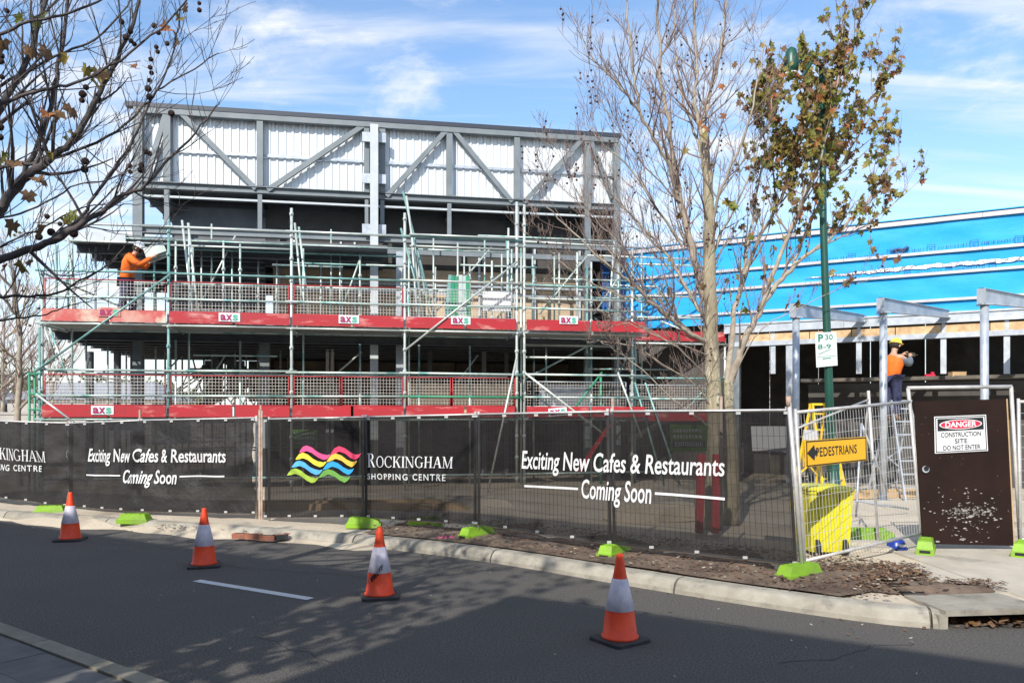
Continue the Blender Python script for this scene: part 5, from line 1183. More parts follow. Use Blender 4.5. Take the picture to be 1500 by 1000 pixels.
# ------------------------------------------------------------------ LAMP POST AND PARKING SIGN
lb_ = G(1221, 775, .13); lampY = lb_.y
lpst = thing('street_lamp', tuple(lb_), 'dark green lamp post rising through the leafy tree', 'street lamp')
mb = MB(); topz = EYE - (100 - HZ) / F * lampY; xt = (1204 - 750) / F * lampY
pts = [lb_, Vector(((1214 - 750) / F * lampY, lampY, EYE - (560 - HZ) / F * lampY)), Vector(((1206 - 750) / F * lampY, lampY, EYE - (330 - HZ) / F * lampY)), Vector((xt, lampY, topz))]
mb.path(pts, [.075, .062, .052, .045], 14); part('pole', mb, 'pole', lpst, True)
mb = MB(); mb.path([lb_, lb_ + Z * 1.0], [.11, .085], 14); part('base_sleeve', mb, 'pole', lpst, True)
mb = MB(); a = Vector((xt, lampY, topz)); b = W(1160, 112, lampY); mb.path([a, a + Vector((-.15, 0, .10)), b + Vector((.15, 0, -.02)), b], .028, 10); part('arm', mb, 'pole', lpst, True)
mb = MB(); c = W(1159, 96, lampY); mb.lathe(c - Z * .12, [(.05, 0), (.11, .04), (.115, .14), (.10, .26), (.07, .36), (.02, .40)], 16); part('lamp_head', mb, 'pole', lpst, True)
mb = MB(); mb.lathe(c - Z * .17, [(.05, 0), (.09, .03), (.10, .05)], 16); part('lens', mb, 'hat_w', lpst, True)
pk = thing('parking_sign', tuple(W(1210, 537, lampY - .07)), 'faded white P30 parking sign strapped to the green lamp post', 'sign')
T = [W(1194, 487, lampY - .10), W(1225, 486, lampY - .08), W(1227, 535, lampY - .08), W(1196, 538, lampY - .10)]; f1 = quad_fn(*T, off=Vector((0, 0, 0))); e = Vector((0, .006, 0))
mb = MB(); mb.face([f1(0, 0), f1(1, 0), f1(1, 1), f1(0, 1)]); mb.face([f1(0, 1) + e, f1(1, 1) + e, f1(1, 0) + e, f1(0, 0) + e])
part('sign_plate', mb, 'signfade', pk); f1 = quad_fn(*T, off=Vector((0, -.004, 0))); mb = MB()
put_text(mb, 'P', lambda x, y: f1(.13 + .24 * x, .74 + .20 * y), .03); put_text(mb, '30', lambda x, y: f1(.46 + .36 * x, .78 + .15 * y), .01)
put_text(mb, '8-9', lambda x, y: f1(.10 + .62 * x, .52 + .13 * y), .01)
mb.face([f1(.12, .36), f1(.72, .50), f1(.72, .515), f1(.12, .375)]); mb.face([f1(.3, .225), f1(.7, .225), f1(.7, .25), f1(.3, .25)]); mb.face([f1(.06, .29), f1(.94, .29), f1(.94, .298), f1(.06, .298)])
part('lettering', mb, 'signg', pk)
mb = MB(); mb.box(W(1210, 500, lampY), (.16, .14, .02)); mb.box(W(1211, 525, lampY), (.16, .14, .02)); part('strap', mb, 'galv', pk)

# ------------------------------------------------------------------ TREES
def leaf_mesh(mt, seed, s_=1.0):
    rr = random.Random(seed); pts = []; lob = [(-155, .55), (-120, .50), (-95, .88), (-66, .56), (-42, .98), (-20, .66), (0, 1.05), (20, .66), (42, .98), (66, .56), (95, .88), (120, .50), (155, .55)]
    curl = rr.uniform(.2, .9); tw = rr.uniform(-.5, .5)
    mb = MB(); c = (0, 0, 0)
    for a, r_ in lob:
        r_ *= rr.uniform(.85, 1.15) * .5; x = r_ * math.sin(R(a)); y = r_ * math.cos(R(a)) + .2; z = -curl * (x * x) * 1.8 + curl * .5 * y * y - tw * x * y; pts.append((x * (1 - curl * .25), y, z))
    i0 = len(mb.v); mb.v.append((0, .15, .03)); mb.v += pts
    for k in range(len(pts) - 1): mb.f.append((i0, i0 + k + 2, i0 + k + 1)); mb.m.append(0)
    me = mb.data('leaf', mt); return me
LEAF = {k: [leaf_mesh(k, 10 * i + j) for j in range(3)] for i, k in enumerate(('lf_g', 'lf_o', 'lf_y', 'lf_b', 'lf_r'))}
def ball_mesh(mt='ball'):
    mb = MB(); n = 8
    mb.lathe((0, 0, 0), [(.15, -.96), (.62, -.78), (.92, -.4), (1.0, 0), (.92, .4), (.62, .78), (.15, .96)], n); mb.path([(0, 0, .9), (0.3, .1, 2.6), (.2, .3, 4.2)], .06, 3); return mb.data('seed_ball', mt, smooth=True)
BALL = ball_mesh()
class Tree:
    def __init__(t, base, label, group=None, seed=1):
        t.base = Vector(base); t.root = thing('plane_tree', tuple(base), label, 'tree', group); t.wood = MB(); t.limb = MB(); t.twig = MB(); t.rr = random.Random(seed); t.tips = []; t.nodes = []; t.tmin = .0028
    def limbpath(t, pts, r0, r1, mb=None, n=9, wob=.02):
        P = [Vector(p) for p in pts]; Q_ = smooth_path(P, 2); k = len(Q_); rr = t.rr
        Q_ = [q + Vector((rr.uniform(-1, 1), rr.uniform(-1, 1), rr.uniform(-1, 1))) * wob * (0 if i in (0, k - 1) else 1) for i, q in enumerate(Q_)]
        rad = [r0 + (r1 - r0) * (i / (k - 1)) ** .85 for i in range(k)]
        (mb or t.limb).path(Q_, rad, n); return Q_, rad
    def grow(t, p, d, length, r, depth, up=.25, out=None, jit=.28, sub=3, angle=.7, mb=None):
        rr = t.rr; pts = [p.copy()]; step = length / 5; dd = d.normalized(); rad = [r]
        for i in range(5):
            dd = (dd + Vector((rr.uniform(-1, 1), rr.uniform(-1, 1), rr.uniform(-1, 1))) * jit * .5 + Z * up * .25).normalized(); pts.append(pts[-1] + dd * step); rad.append(max(t.tmin, r * (1 - .75 * (i + 1) / 5)))
        t.twig.path(pts, rad, 5 if r > .008 else 3, 0, cap=False); t.tips.append((pts[-1], dd)); t.nodes += [(q, dd) for q in pts[2:]]
        if depth > 0:
            for k in range(sub):
                i = rr.randint(1, 4); ax = Vector((rr.uniform(-1, 1), rr.uniform(-1, 1), rr.uniform(-1, 1))).normalized(); nd = (dd * math.cos(angle) + ax * math.sin(angle) * rr.uniform(.6, 1.2) + Z * .1).normalized()
                t.grow(pts[i], nd, length * rr.uniform(.4, .7), rad[i] * .7, depth - 1, up, None, jit, sub, angle)
    def spawn(t, path, rad, n, length, up, depth=2, sub=3, start=.15, dirbias=None, angle=.75):
        rr = t.rr
        for k in range(n):
            f_ = start + (1 - start) * (k + rr.random()) / n; i = min(len(path) - 2, int(f_ * (len(path) - 1))); d_ = (path[i + 1] - path[i]).normalized()
            ax = Vector((rr.uniform(-1, 1), rr.uniform(-1, 1), rr.uniform(-.3, 1))).normalized(); nd = (d_ * math.cos(angle) + ax * math.sin(angle)).normalized()
            if dirbias: nd = (nd + Vector(dirbias)).normalized()
            t.grow(path[i], nd, length * rr.uniform(.6, 1.2) * (1.15 - .5 * f_), min(rad[i] * .55, .018), depth, up, sub=sub)
    def finish(t, bark, twigm, limbm=None):
        if t.wood.v: part('trunk', t.wood, bark, t.root, True)
        if t.limb.v: part('limbs', t.limb, limbm or bark, t.root, True)
        part('twigs', t.twig, twigm, t.root, True, kind='stuff')
    def leaf(t, p, size, kind, hang=True):
        rr = t.rr; o = link('leaf', rr.choice(LEAF[kind]), t.root, p - t.base, (rr.uniform(-2.6, -.9) if hang else rr.uniform(0, 6.28), rr.uniform(-.7, .7), rr.uniform(0, 6.28)), (size,) * 3); return o
    def ball(t, p, r_): return link('seed_ball', BALL, t.root, p - t.base, (t.rr.uniform(-.4, .4), t.rr.uniform(-.4, .4), t.rr.uniform(0, 6)), (r_,) * 3)

# bare tree behind the fence (trunk at the right banner)
b = G(1045, 775, .13); YT = b.y
t1 = Tree(b, 'pale barked bare plane tree with seed balls, standing behind the right banner', 'plane trees', 21)
tr = [b, W(1047, 640, YT), W(1045, 560, YT), W(1041, 470, YT), W(1040, 400, YT), W(1039, 320, YT), W(1036, 250, YT), W(1028, 190, YT)]
pth, rad = t1.limbpath(tr, .15, .06, t1.wood, 12, .01)
t1.spawn(pth, rad, 14, 1.2, .1, 2, 3, .35)
LT = [
 ([(1043, 500, 0), (1024, 497, -.1), (990, 475, -.3), (959, 447, -.5), (935, 425, -.7), (908, 401, -.8), (884, 383, -.9), (830, 330, -1.0), (795, 300, -1.1)], .055, .008, 13, 1.0),
 ([(1042, 480, 0), (1020, 447, .1), (1003, 418, .2), (986, 386, .3), (959, 352, .3), (935, 325, .3), (900, 290, .2)], .05, .010, 12, 1.0),
 ([(1042, 470, 0), (1028, 420, .2), (1010, 350, .2), (998, 300, .2), (986, 237, .2), (979, 168, .2), (968, 120, .2), (966, 60, .1), (962, -30, 0)], .08, .02, 16, 1.1),
 ([(998, 300, .2), (979, 237, 0), (955, 199, -.1), (936, 163, -.2), (929, 120, -.3), (924, 67, -.3), (914, -30, -.3)], .045, .016, 12, 1.0),
 ([(936, 163, -.2), (909, 127, -.4), (883, 101, -.5), (864, 81, -.6), (850, 50, -.6)], .026, .006, 9, .8),
 ([(1028, 190, 0), (1022, 178, 0), (1016, 144, -.1), (1022, 103, -.1), (1018, 50, 0), (1016, -30, 0)], .045, .02, 11, 1.0),
 ([(1028, 190, 0), (1039, 144, .2), (1051, 103, .3), (1060, 50, .3), (1068, -20, .4)], .04, .016, 10, 1.0),
 ([(1034, 240, 0), (1020, 201, .3), (1000, 153, .4), (993, 100, .5), (984, 0, .6)], .035, .012, 9, 1.0),
 ([(1040, 330, 0), (1060, 270, -.3), (1085, 210, -.4), (1105, 150, -.5), (1120, 60, -.5)], .035, .010, 10, 1.0),
 ([(1040, 380, 0), (1062, 330, .4), (1090, 280, .6), (1112, 210, .6)], .03, .010, 8, .9),
 ([(1000, 360, 0), (960, 300, -.3), (920, 240, -.4), (880, 210, -.5), (860, 180, -.5)], .028, .006, 10, .9),
 ([(959, 447, -.5), (900, 430, -.6), (850, 410, -.7), (800, 360, -.8), (770, 340, -.9)], .018, .004, 9, .7),
 ([(1045, 600, 0), (1020, 560, -.3), (985, 545, -.4), (940, 510, -.5), (900, 500, -.5), (860, 500, -.5)], .02, .004, 10, .6),
 ([(1044, 570, 0), (1010, 520, -.6), (960, 490, -.8), (915, 470, -.9), (885, 485, -.9)], .016, .004, 9, .6),
 ([(1046, 630, 0), (990, 590, -.4), (930, 530, -.6), (880, 500, -.7)], .02, .006, 6, .6),
 ([(1000, 478, -.2), (950, 400, -.5), (900, 350, -.8), (850, 300, -.9), (800, 255, -1.0)], .016, .004, 14, .75),
 ([(935, 425, -.7), (880, 350, -.6), (840, 270, -.6), (810, 210, -.7)], .014, .003, 12, .7),
 ([(985, 400, .3), (930, 320, .1), (880, 270, 0), (855, 230, -.1)], .016, .004, 12, .8),
 ([(998, 300, .2), (950, 250, -.2), (905, 190, -.4), (880, 150, -.5)], .018, .004, 12, .8),
 ([(1043, 520, 0), (990, 505, -.5), (930, 470, -.8), (860, 450, -1.0), (790, 440, -1.1)], .014, .003, 12, .7),
]
for pts, r0, r1, n, ln in LT:
    Q_, rd = t1.limbpath([W(u, v, YT + dy) for u, v, dy in pts], r0 * .8, r1 * .8); t1.spawn(Q_, rd, int(n * 1.5), ln, .35, 2, 3, .12)
t1.finish('bark', 'bark_t', 'bark_m')
rr = t1.rr; nd = [x for x in t1.tips if x[0].z > 2.2]; rr.shuffle(nd); cnt = 0
for p, d_ in nd:
    if cnt > 280: break
    k = rr.choice((1, 2, 2, 3))
    for j in range(k): t1.ball(p - Z * (.05 + .085 * j) + Vector((rr.uniform(-.03, .03), 0, 0)), .017); cnt += 1
for (u, v, kd, s_) in ((1033, 182, 'lf_r', .22), (1023, 180, 'lf_r', .18), (1115, 62, 'lf_y', .16), (1101, 85, 'lf_y', .15), (1058, 122, 'lf_r', .15), (1074, 92, 'lf_b', .14), (1067, 298, 'lf_g', .24), (1078, 300, 'lf_g', .22), (1060, 292, 'lf_y', .18), (1046, 325, 'lf_b', .16), (1005, 216, 'lf_y', .14), (980, 420, 'lf_b', .16), (952, 382, 'lf_b', .16), (956, 372, 'lf_b', .17), (884, 376, 'lf_y', .16), (980, 378, 'lf_y', .13), (965, 318, 'lf_b', .15), (950, 341, 'lf_y', .12), (998, 312, 'lf_b', .14), (1032, 415, 'lf_b', .16), (1182, 330 + 42, 'lf_y', .15), (1120, 402, 'lf_b', .14), (1083, 402, 'lf_y', .13), (1062, 165, 'lf_r', .15), (1027, 196, 'lf_o', .16), (1110, 118, 'lf_o', .14)):
    t1.leaf(W(u, v, YT - .3), s_ * 1.15, kd)

# second tree, leafy, right
b2 = G(1072, 768, .13); Y2 = b2.y
t2 = Tree(b2, 'plane tree with clinging brown and green leaves around the lamp post', 'plane trees', 33)
pth, rad = t2.limbpath([b2, W(1070, 650, Y2), W(1064, 590, Y2), W(1066, 560, Y2)], .14, .10, t2.wood, 12, .01)
L2 = [
 ([(1064, 575, 0), (1080, 530, -.1), (1095, 490, -.2), (1112, 455, -.2), (1135, 420, -.2), (1160, 392, -.1), (1195, 365, 0), (1240, 330, .1), (1280, 280, .2), (1318, 225, .3)], .085, .012, 10, 1.1, 0),
 ([(1066, 560, 0), (1072, 500, .2), (1075, 450, .3), (1090, 400, .3), (1112, 350, .3), (1140, 300, .3), (1165, 240, .3), (1180, 170, .3), (1190, 80, .3)], .065, .014, 12, 1.1, 1),
 ([(1112, 455, -.2), (1140, 380, -.3), (1165, 320, -.3), (1190, 260, -.2), (1215, 190, -.2), (1240, 110, -.1), (1262, 20, 0)], .05, .010, 12, 1.1, 1),
 ([(1160, 392, -.1), (1185, 330, .3), (1215, 270, .5), (1250, 210, .6), (1285, 150, .6), (1305, 90, .6)], .035, .008, 11, 1.0, 1),
 ([(1090, 400, .3), (1100, 330, .6), (1112, 260, .8), (1125, 190, .8), (1135, 120, .8)], .03, .008, 9, .9, 1),
 ([(1140, 300, .3), (1130, 240, 0), (1118, 190, -.2), (1110, 150, -.2)], .022, .006, 8, .8, 1),
 ([(1195, 365, 0), (1240, 345, -.3), (1285, 320, -.4), (1325, 285, -.4)], .022, .005, 8, .8, 0),
 ([(1165, 320, -.3), (1200, 240, -.6), (1222, 160, -.7), (1230, 90, -.7), (1236, 20, -.7)], .03, .008, 10, 1.0, 1),
 ([(1066, 570, 0), (1110, 480, -.6), (1170, 450, -.8), (1230, 420, -.9), (1290, 405, -.9)], .014, .003, 8, .6, 0),
]
leafn = []
for pts, r0, r1, n, ln, lf in L2:
    Q_, rd = t2.limbpath([W(u, v, Y2 + dy) for u, v, dy in pts], r0 * .82, r1 * .8); k0 = len(t2.nodes); t2.spawn(Q_, rd, int(n * 1.3), ln, .6, 2, 3, .2)
    leafn += [x for x in t2.nodes[k0:]]
t2.finish('bark', 'bark_t', 'bark_m')
rr = t2.rr; cand = []
for p, d_ in leafn:
    u = 750 + F * p.x / p.y; v = HZ - F * (p.z - EYE) / p.y
    # the leafy part of this crown is its upper middle
    dens = math.exp(-((abs(u - 1205) / 98) ** 2.4 + (abs(v - 172) / 128) ** 2.4)); cand.append((dens, p))
rr.shuffle(cand); big = []
for dn, p in cand:
    if rr.random() < dn * 1.15: big.append((p, True))
    elif rr.random() < .02: big.append((p, False))
while len(big) < 2000:
    dn, p = cand[rr.randrange(len(cand))]
    if rr.random() < dn: big.append((p + Vector((rr.uniform(-.28, .28), rr.uniform(-.4, .4), rr.uniform(-.2, .2))), True))
rr.shuffle(big); big = big[:2000]
kinds = ['lf_g', 'lf_o', 'lf_o', 'lf_g', 'lf_o', 'lf_y', 'lf_b', 'lf_b', 'lf_g', 'lf_b', 'lf_r']
srt = sorted(big, key=lambda x: x[0].y)
front = srt[:300]; rest = srt[300:]
for p, _ in front: t2.leaf(p - Z * .05, rr.uniform(.12, .21), rr.choice(kinds))
for k in range(170):
    u, v = (rr.gauss(1172, 30), rr.gauss(118, 20)) if k < 80 else (rr.gauss(1208, 22), rr.uniform(110, 300)); rest.append((W(u, v, Y2 - .75 + rr.uniform(-.2, .2)), True))
mb = MB(); mats = ['lf_g', 'lf_o', 'lf_y', 'lf_b', 'lf_r']
for p, _ in rest:
    kd = rr.choice(kinds); me = rr.choice(LEAF[kd]); s_ = rr.uniform(.11, .20); Rm_ = Euler((rr.uniform(-2.6, -.9), rr.uniform(-.7, .7), rr.uniform(0, 6.28))).to_matrix(); i0 = len(mb.v)
    for v_ in me.vertices: mb.v.append(tuple(p + Rm_ @ (v_.co * s_)))
    for f_ in me.polygons: mb.f.append(tuple(i0 + j for j in f_.vertices)); mb.m.append(mats.index(kd))
part('foliage', mb, mats, t2.root, kind='stuff')
nd = [x for x in t2.tips if x[0].z > 2.8]; rr.shuffle(nd)
for p, d_ in nd[:110]:
    for j in range(rr.choice((1, 2, 3))): t2.ball(p - Z * (.05 + .085 * j), .017)

# near tree at the left edge, its trunk just outside the picture
b3 = Vector((-5.0, 5.3, .11)); t3 = Tree(b3, 'dark near plane tree whose branches hang in from the left edge', 'plane trees', 55); t3.tmin = .0018
tp = [b3, b3 + Vector((.03, 0, 1.3)), b3 + Vector((.1, -.02, 2.4)), b3 + Vector((.12, .05, 3.4)), b3 + Vector((.1, .1, 4.6)), b3 + Vector((.05, .1, 6.4)), b3 + Vector((.1, .1, 8))]
pth, rad = t3.limbpath(tp, .17, .05, t3.wood, 12, .01)
Y3 = 5.2
def J(z): return (None, z)
L3 = [
 (2.0, [(-60, 410), (0, 379), (48, 364), (96, 345), (120, 326), (144, 312), (182, 285), (206, 278), (250, 232), (290, 190), (322, 150)], .042, .004, 12, -.2),
 (2.5, [(-60, 370), (0, 309), (29, 266), (60, 244), (79, 228), (108, 208), (134, 158), (154, 118), (182, 67), (202, 14), (215, -40)], .050, .010, 14, .1),
 (3.0, [(-50, 230), (0, 160), (26, 115), (48, 72), (67, 0), (80, -60)], .040, .014, 12, .3),
 (2.4, [(-20, 330), (20, 275), (43, 240), (70, 178), (82, 120), (91, 60), (101, 0), (110, -60)], .034, .012, 12, .5),
 (2.4, [(79, 345), (113, 326), (134, 295), (163, 249), (192, 215), (215, 160), (230, 130), (283, 103), (320, 78)], .018, .004, 10, -.1),
 (2.1, [(-60, 436), (0, 434), (50, 434), (89, 429), (120, 408), (166, 384), (190, 350)], .018, .004, 8, .2),
 (2.0, [(-60, 480), (0, 468), (40, 466), (72, 460), (103, 446), (140, 440)], .012, .003, 6, .0),
 (2.9, [(-60, 190), (15, 144), (58, 132), (103, 125), (168, 96), (230, 48), (276, 0), (300, -40)], .018, .005, 11, -.3),
 (3.1, [(-60, 160), (0, 125), (36, 106), (89, 79), (134, 62), (178, 24), (200, -20)], .018, .006, 9, .4),
 (3.3, [(-60, 80), (0, 49), (48, 31), (96, 22), (149, 0), (190, -30)], .018, .006, 7, -.2),
 (2.6, [(-60, 270), (0, 245), (50, 238), (96, 228), (168, 197), (206, 163), (240, 120), (258, 60), (265, 10)], .020, .005, 11, .2),
 (2.3, [(-40, 330), (10, 320), (60, 300), (110, 270), (170, 262), (200, 240)], .012, .003, 7, -.4),
 (2.3, [(-40, 385), (20, 350), (70, 330), (120, 300), (170, 300), (205, 300)], .012, .003, 7, .3),
]
for zt2, pts, r0, r1, n, dy in L3:
    P = [W(u, v, Y3 + dy) for u, v in pts]
    if pts[0][0] < 0: P = [Vector((b3.x + .1, b3.y, min(zt2 + .9, P[0].z)))] + P
    Q_, rd = t3.limbpath(P, r0 * .82, r1 * .8, n=8, wob=.008); t3.spawn(Q_, rd, int(n * 1.25), .62, .35, 2, 2, .2, angle=.8)
for k in range(12):   # crown above the frame
    z = 4 + k * .33; an = t3.rr.uniform(0, 6.28); p = b3 + Vector((.1, .1, z)); Q_, rd = t3.limbpath([p, p + Vector((math.cos(an) * .8, math.sin(an) * .8, .5)), p + Vector((math.cos(an) * 2, math.sin(an) * 2, 1.5))], .03, .006); t3.spawn(Q_, rd, 7, .9, .4, 2, 3)
t3.finish('bark_d', 'bark_d')
rr = t3.rr
for (u, v, kd, s_) in ((50, 22, 'lf_g', .13), (35, 25, 'lf_g', .12), (62, 20, 'lf_g', .11), (5, 55, 'lf_b', .17), (45, 68, 'lf_b', .15), (70, 70, 'lf_b', .17), (100, 80, 'lf_y', .12), (128, 95, 'lf_o', .15), (142, 98, 'lf_o', .17), (155, 103, 'lf_b', .15), (135, 112, 'lf_o', .13), (105, 155, 'lf_b', .17), (92, 162, 'lf_b', .15), (96, 195, 'lf_g', .16), (103, 190, 'lf_y', .11), (72, 165, 'lf_r', .13), (198, 93, 'lf_r', .09), (252, 42, 'lf_r', .16), (258, 50, 'lf_b', .16), (265, 25, 'lf_y', .12), (2, 222, 'lf_g', .13), (22, 235, 'lf_b', .16), (64, 262, 'lf_b', .14), (55, 258, 'lf_b', .13), (42, 278, 'lf_b', .14), (75, 222, 'lf_o', .10), (15, 325, 'lf_b', .16), (22, 322, 'lf_b', .13), (68, 330, 'lf_b', .15), (100, 310, 'lf_g', .13), (92, 316, 'lf_o', .11), (30, 380, 'lf_y', .14), (45, 378, 'lf_b', .12), (12, 384, 'lf_b', .12), (275, 8, 'lf_b', .10)):
    t3.leaf(W(u, v, Y3 + rr.uniform(-.3, .3)), s_ * 1.0, kd)
for (u, v, s_) in ((10, 16, 1), (178, 32, 1.2), (191, 46, 1.1), (184, 55, 1.3), (226, 38, 1.1), (232, 48, 1), (192, 60, 1), (197, 65, 1), (229, 69, .9), (231, 76, .9), (245, 64, 1), (221, 87, 1), (220, 99, 1), (222, 107, 1), (219, 118, 1), (217, 130, 1.4), (219, 142, 1.3), (292, 15, 1), (126, 128, 1.2), (121, 138, 1.5), (120, 147, 1.2), (145, 147, 1.4), (251, 166, 1.4), (219, 225, 1), (125, 236, 1.5), (124, 248, 1.5), (207, 242, 1.2), (206, 249, 1.3), (190, 243, 1.1), (191, 252, .9), (2, 82, 1.3), (1, 90, 1.3), (0, 186, 1.6), (0, 201, 1.4), (3, 113, 1.1), (69, 317, 1.1), (57, 347, 1.5), (75, 340, 1.6), (108, 342, 1.7), (112, 330, 1.3), (213, 222, 1.2), (292, 5, .8), (88, 328, 1)):
    t3.ball(W(u, v, Y3 + rr.uniform(-.2, .2)), .0165 * s_)

# thin trees far left behind the fence
def simple_tree(u, Y, H_, r0, label, seed, leafc=0, bark='bark_m', spread=1.0):
    b = Vector(((u - 750) / F * Y, Y, .1)); t = Tree(b, label, 'bare trees beyond the site', seed); rr = t.rr
    P = [b, b + Vector((rr.uniform(-.1, .1), 0, H_ * .35)), b + Vector((rr.uniform(-.2, .2), 0, H_ * .7)), b + Vector((rr.uniform(-.2, .2), 0, H_))]; Q_, rd = t.limbpath(P, r0, r0 * .2, t.wood); t.spawn(Q_, rd, 16, 1.5 * spread, .5, 2, 4, .3)
    for k in range(6):
        f_ = .35 + .1 * k; an = rr.uniform(0, 6.28); p = b + Z * (H_ * f_); d2 = Vector((math.cos(an), math.sin(an), 1.0)); Q_, rd = t.limbpath([p, p + d2 * .8 * spread, p + d2 * 1.6 * spread + Z * .4], r0 * .4, .006); t.spawn(Q_, rd, 8, 1.1 * spread, .5, 2, 3)
    t.finish(bark, 'bark_t', 'bark_m'); tt = t.nodes[:]; rr.shuffle(tt)
    for p, _ in tt[:leafc]: t.leaf(p, .13, rr.choice(('lf_y', 'lf_b', 'lf_o')))
simple_tree(28, 19.5, 5.6, .11, 'slim pale bare tree at the far left beside the scaffold end', 71, 60)
simple_tree(-25, 22, 6.0, .12, 'bare tree half outside the left edge', 72, 30)
simple_tree(5, 30, 5.5, .12, 'bare tree farther back at the left edge', 73, 10)
simple_tree(75, 34, 4.8, .10, 'distant bare tree seen behind the left scaffold bay', 74, 10)
simple_tree(1120, 42, 6.5, .15, 'distant bare tree hidden behind the blue building', 75, 0)
# far greenery and buildings at left
def bush(cx_, cy_, rx, rz, label, seed, n=1400):
    rr = random.Random(seed); r_ = thing('far_tree', (cx_, cy_, 0), label, 'tree', 'trees on the skyline at left'); mb = MB()
    mb.path([(cx_, cy_, 0), (cx_ + .1, cy_, rz * .8)], [.25, .12], 7); part('trunk', mb, 'bark_d', r_); mb = MB()
    cl = [(cx_ + rr.uniform(-1, 1) * rx * .7, cy_ + rr.uniform(-1, 1) * rx * .6, rz * rr.uniform(.45, 1.1), rx * rr.uniform(.25, .5)) for _ in range(14)]
    for k in range(n):
        c = rr.choice(cl); v = Vector((rr.gauss(0, 1), rr.gauss(0, 1), rr.gauss(0, 1))).normalized() * c[3] * rr.uniform(.6, 1.05); p = Vector(c[:3]) + v; a = Vector((rr.uniform(-1, 1), rr.uniform(-1, 1), rr.uniform(-1, 1))).normalized() * .22; b_ = a.cross(v).normalized() * .16
        mb.face([p - a, p + b_, p + a, p - b_])
    part('foliage', mb, 'lf_far', r_, kind='stuff')
for i, (x, y, rx, rz, lb) in enumerate(((-42, 62, 4, 4.2, 'far dark green tree on the left skyline'), (-36, 70, 4, 3.8, 'second far green tree behind the left bay'), (-29, 66, 3.5, 3.6, 'low far green tree right of the grey house'), (-50, 75, 5, 5, 'tallest far green tree by the left edge'))): bush(x, y, rx, rz, lb, 80 + i)
def house(cx_, cy_, wd, dp, h_, label):
    r_ = thing('distant_house', (cx_, cy_, 0), label, 'house', 'houses on the skyline at left'); mb = MB(); mb.box((cx_, cy_, h_ / 2), (wd, dp, h_)); part('wall', mb, 'render', r_)
    mb = MB(); a = (cx_ - wd / 2 - .3, cy_ - dp / 2 - .3, h_ + .01); b_ = (cx_ + wd / 2 + .3, cy_ - dp / 2 - .3, h_ + .01); c = (cx_ + wd / 2 + .3, cy_ + dp / 2, h_ + .01); d_ = (cx_ - wd / 2 - .3, cy_ + dp / 2, h_ + .01); e = (cx_ - wd / 2 + 1, cy_, h_ + 1.2); f_ = (cx_ + wd / 2 - 1, cy_, h_ + 1.2)
    mb.face([a, b_, f_, e]); mb.face([b_, c, f_]); mb.face([c, d_, e, f_]); mb.face([d_, a, e]); mb.face([d_, c, b_, a]); part('roof', mb, 'roof', r_)
    for k in (-1, 1):
        mb = MB(); mb.box((cx_ + k * wd * .27, cy_ - dp / 2 - .02, h_ * .55), (1.4, .06, 1.1)); part('window', mb, 'darkwall', r_)
house(-27, 52, 9, 6, 2.9, 'low grey house seen through the left scaffold bay'); house(-36, 50, 8, 6, 2.6, 'pale house roof at the far left edge above the fence')
# wall strip behind the scaffold at left
mb = MB(); a = W(-200, 600, 27); mb.box(((W(80, 600, 27) + a) / 2) + Vector((0, 0, -.95)), (10, .15, 1.6)); mb.box(((W(80, 600, 27) + a) / 2) + Vector((0, 0, -.12)), (10.1, .22, .08)); solo('boundary_wall', mb, 'render', 'low grey boundary wall beyond the thin trees at left', 'wall')

